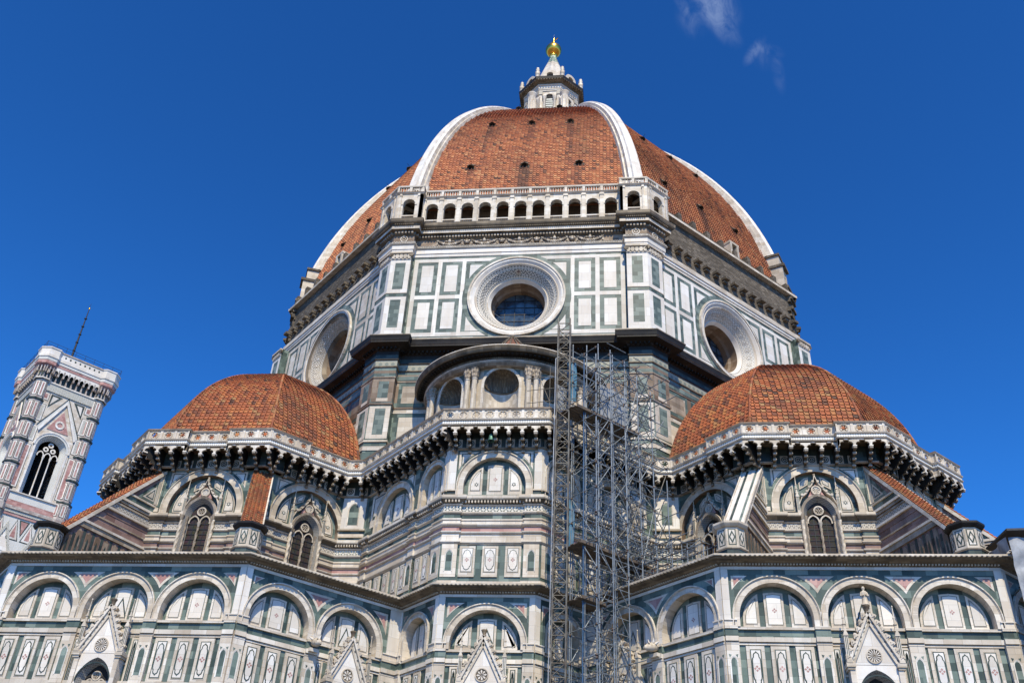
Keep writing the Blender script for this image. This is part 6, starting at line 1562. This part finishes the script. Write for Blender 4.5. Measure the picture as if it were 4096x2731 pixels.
deck('deck', 0, 3, 0, 1, 34.0, ext=.8); deck('deck', 0, 4, 0, 1, 24.7); deck('deck', 0, 1, 0, 1, 21.3, ext=.3); deck('deck', 0, 1, 0, 2, 15.6, ext=.3)
m = MB()
def sheet(mb, a, b, z0, z1, mt, sag=.06):
    n = 10; fr = Frame(a, b - a); L_ = (b - a).length
    mb.grid([[fr.P(L_ * i / n, z0 + (z1 - z0) * j / 6, sag * (sin(i * 1.7 + j) + rnd.uniform(-.4, .4))) for i in range(n + 1)] for j in range(7)], mt)
sheet(m, G(1, 1) + eb * .2, G(3, 1) + eb * .2, 34.2, 36.6, 'greysheet', .03); mobj(m, 'grey_sheet', SC); m = MB(); sheet(m, G(0, 0) - eb * .2 - ea * 1.4, G(0, 0) - eb * .2, 34.2, 36.2, 'greysheet', .02); mobj(m, 'grey_sheet', SC)
m = MB(); sheet(m, Vector((4.75, -32.3)), Vector((5.35, -32.0)), 35.3, 38.4, 'blue'); mobj(m, 'blue_netting', SC); m = MB(); sheet(m, Vector((4.7, -32.35)), Vector((5.3, -32.05)), 24.8, 28.0, 'blue'); mobj(m, 'blue_netting', SC)
# the low cage of tubes that runs on over the terrace
LW = empty('low_scaffolding', (9.5, -31.0, ZT), 'low tangle of grey scaffold tubes on the terrace below the right tribune', 'scaffolding')
lo, lc = Bag(), Bag(); p0, p1 = Vector((6.9, -28.2)), Vector((12.9, -34.2)); e = (p1 - p0).normalized(); nn = Vector((-e.y, e.x)); L_ = (p1 - p0).length
for i in range(8):
    for j in range(4):
        p = p0 + e * (L_ * i / 7) + nn * (.9 * j); h = 22.75 + (4.6 - .36 * i) * rnd.uniform(.75, 1.1); lo.tube((p.x, p.y, 22.74), (p.x, p.y, h), .03, 'steel', 5)
        for z in (23.3, 24.3, 25.3, 26.2):
            if z > h: continue
            if i < 7: q = p0 + e * (L_ * (i + 1) / 7) + nn * (.9 * j); lo.tube((*(p - e * .2), z), (*(q + e * .2), z + rnd.uniform(-.1, .1)), .031, 'steel', 5)
            if j < 3: q = p + nn * .9; lo.tube((*(p - nn * .3), z + .1), (*(q + nn * .3), z + .1), .031, 'steel', 5)
            lc.lathe((p.x, p.y), [(.03, z - .06), (.07, z - .04), (.07, z + .04), (.03, z + .06)], 'coupler', 6)
            if rnd.random() < .5: q = p0 + e * (L_ * min(7, i + 1) / 7) + nn * (.9 * min(3, j + rnd.choice((0, 1)))); lo.tube((*p, z), (*q, z + rnd.uniform(-1.0, 1.2)), .024, 'steel', 5)
lo.build('tube', 'tubes', LW); lc.build('coupler', 'couplers', LW)
# ---------------------------------------------------------------- sheeted scaffold at the right edge
SH = empty('sheeted_scaffold', (31, -35.5, 0), 'scaffold bay wrapped in pale tarpaulin under a black sheet roof at the right edge', 'sheeted scaffold')
m = MB()
def wall_sheet(a, b, z0, z1, name):
    mb = MB(); fr = Frame(a, (b[0] - a[0], b[1] - a[1])); L_ = (Vector(b) - Vector(a)).length; nu, nz_ = int(L_ / .22), int((z1 - z0) / .3)
    rows = []
    for j in range(nz_ + 1):
        z = z0 + (z1 - z0) * j / nz_
        bay = abs(((z - z0) / 2.0) % 1.0 - .5) * 2
        rows.append([fr.P(L_ * i / nu, z, .16 * (1 - bay ** 3) * (1 + .6 * sin(i * .9 + int((z - z0) / 2) * 2.3)) + rnd.uniform(-.025, .025)) for i in range(nu + 1)])
    mb.grid(rows, 'tarp'); return mb
mobj(wall_sheet((28.75, -36.8), (33.4, -36.8), 0, 23.5, 'sheet'), 'tarpaulin', SH); mobj(wall_sheet((28.75, -32.6), (28.75, -36.8), 22.9, 23.6, 'sheet'), 'tarpaulin', SH)
fr = Frame((29.75, -37.2), (1, 0)); m = MB(); 
q = [fr.P(-1.1, 23.75, .1), fr.P(5.5, 23.95, .1), fr.P(5.5, 24.5, -3.6), fr.P(-1.1, 24.1, -3.6)]; up_ = Vector((0, 0, .12)); m.face([v + up_ for v in q], 'roofing'); m.face(q[::-1], 'roofing')
for a, b in zip(q, q[1:] + q[:1]): m.face([a, b, b + up_, a + up_], 'roofing')
mobj(m, 'sheet_roof', SH)
m = MB()
for x in (29.1, 30.6, 32.1, 33.4):
    for y in (-36.2, -33.2): m.tube((x, y, 0), (x, y, 23.7), .035, 'rusty', 6)
for z in range(1, 24, 2):
    m.tube((28.9, -36.25, z), (33.6, -36.25, z), .03, 'rusty', 5); m.tube((29.05, -36.4, z), (29.05, -33, z), .03, 'rusty', 5)
mobj(m, 'frame', SH)
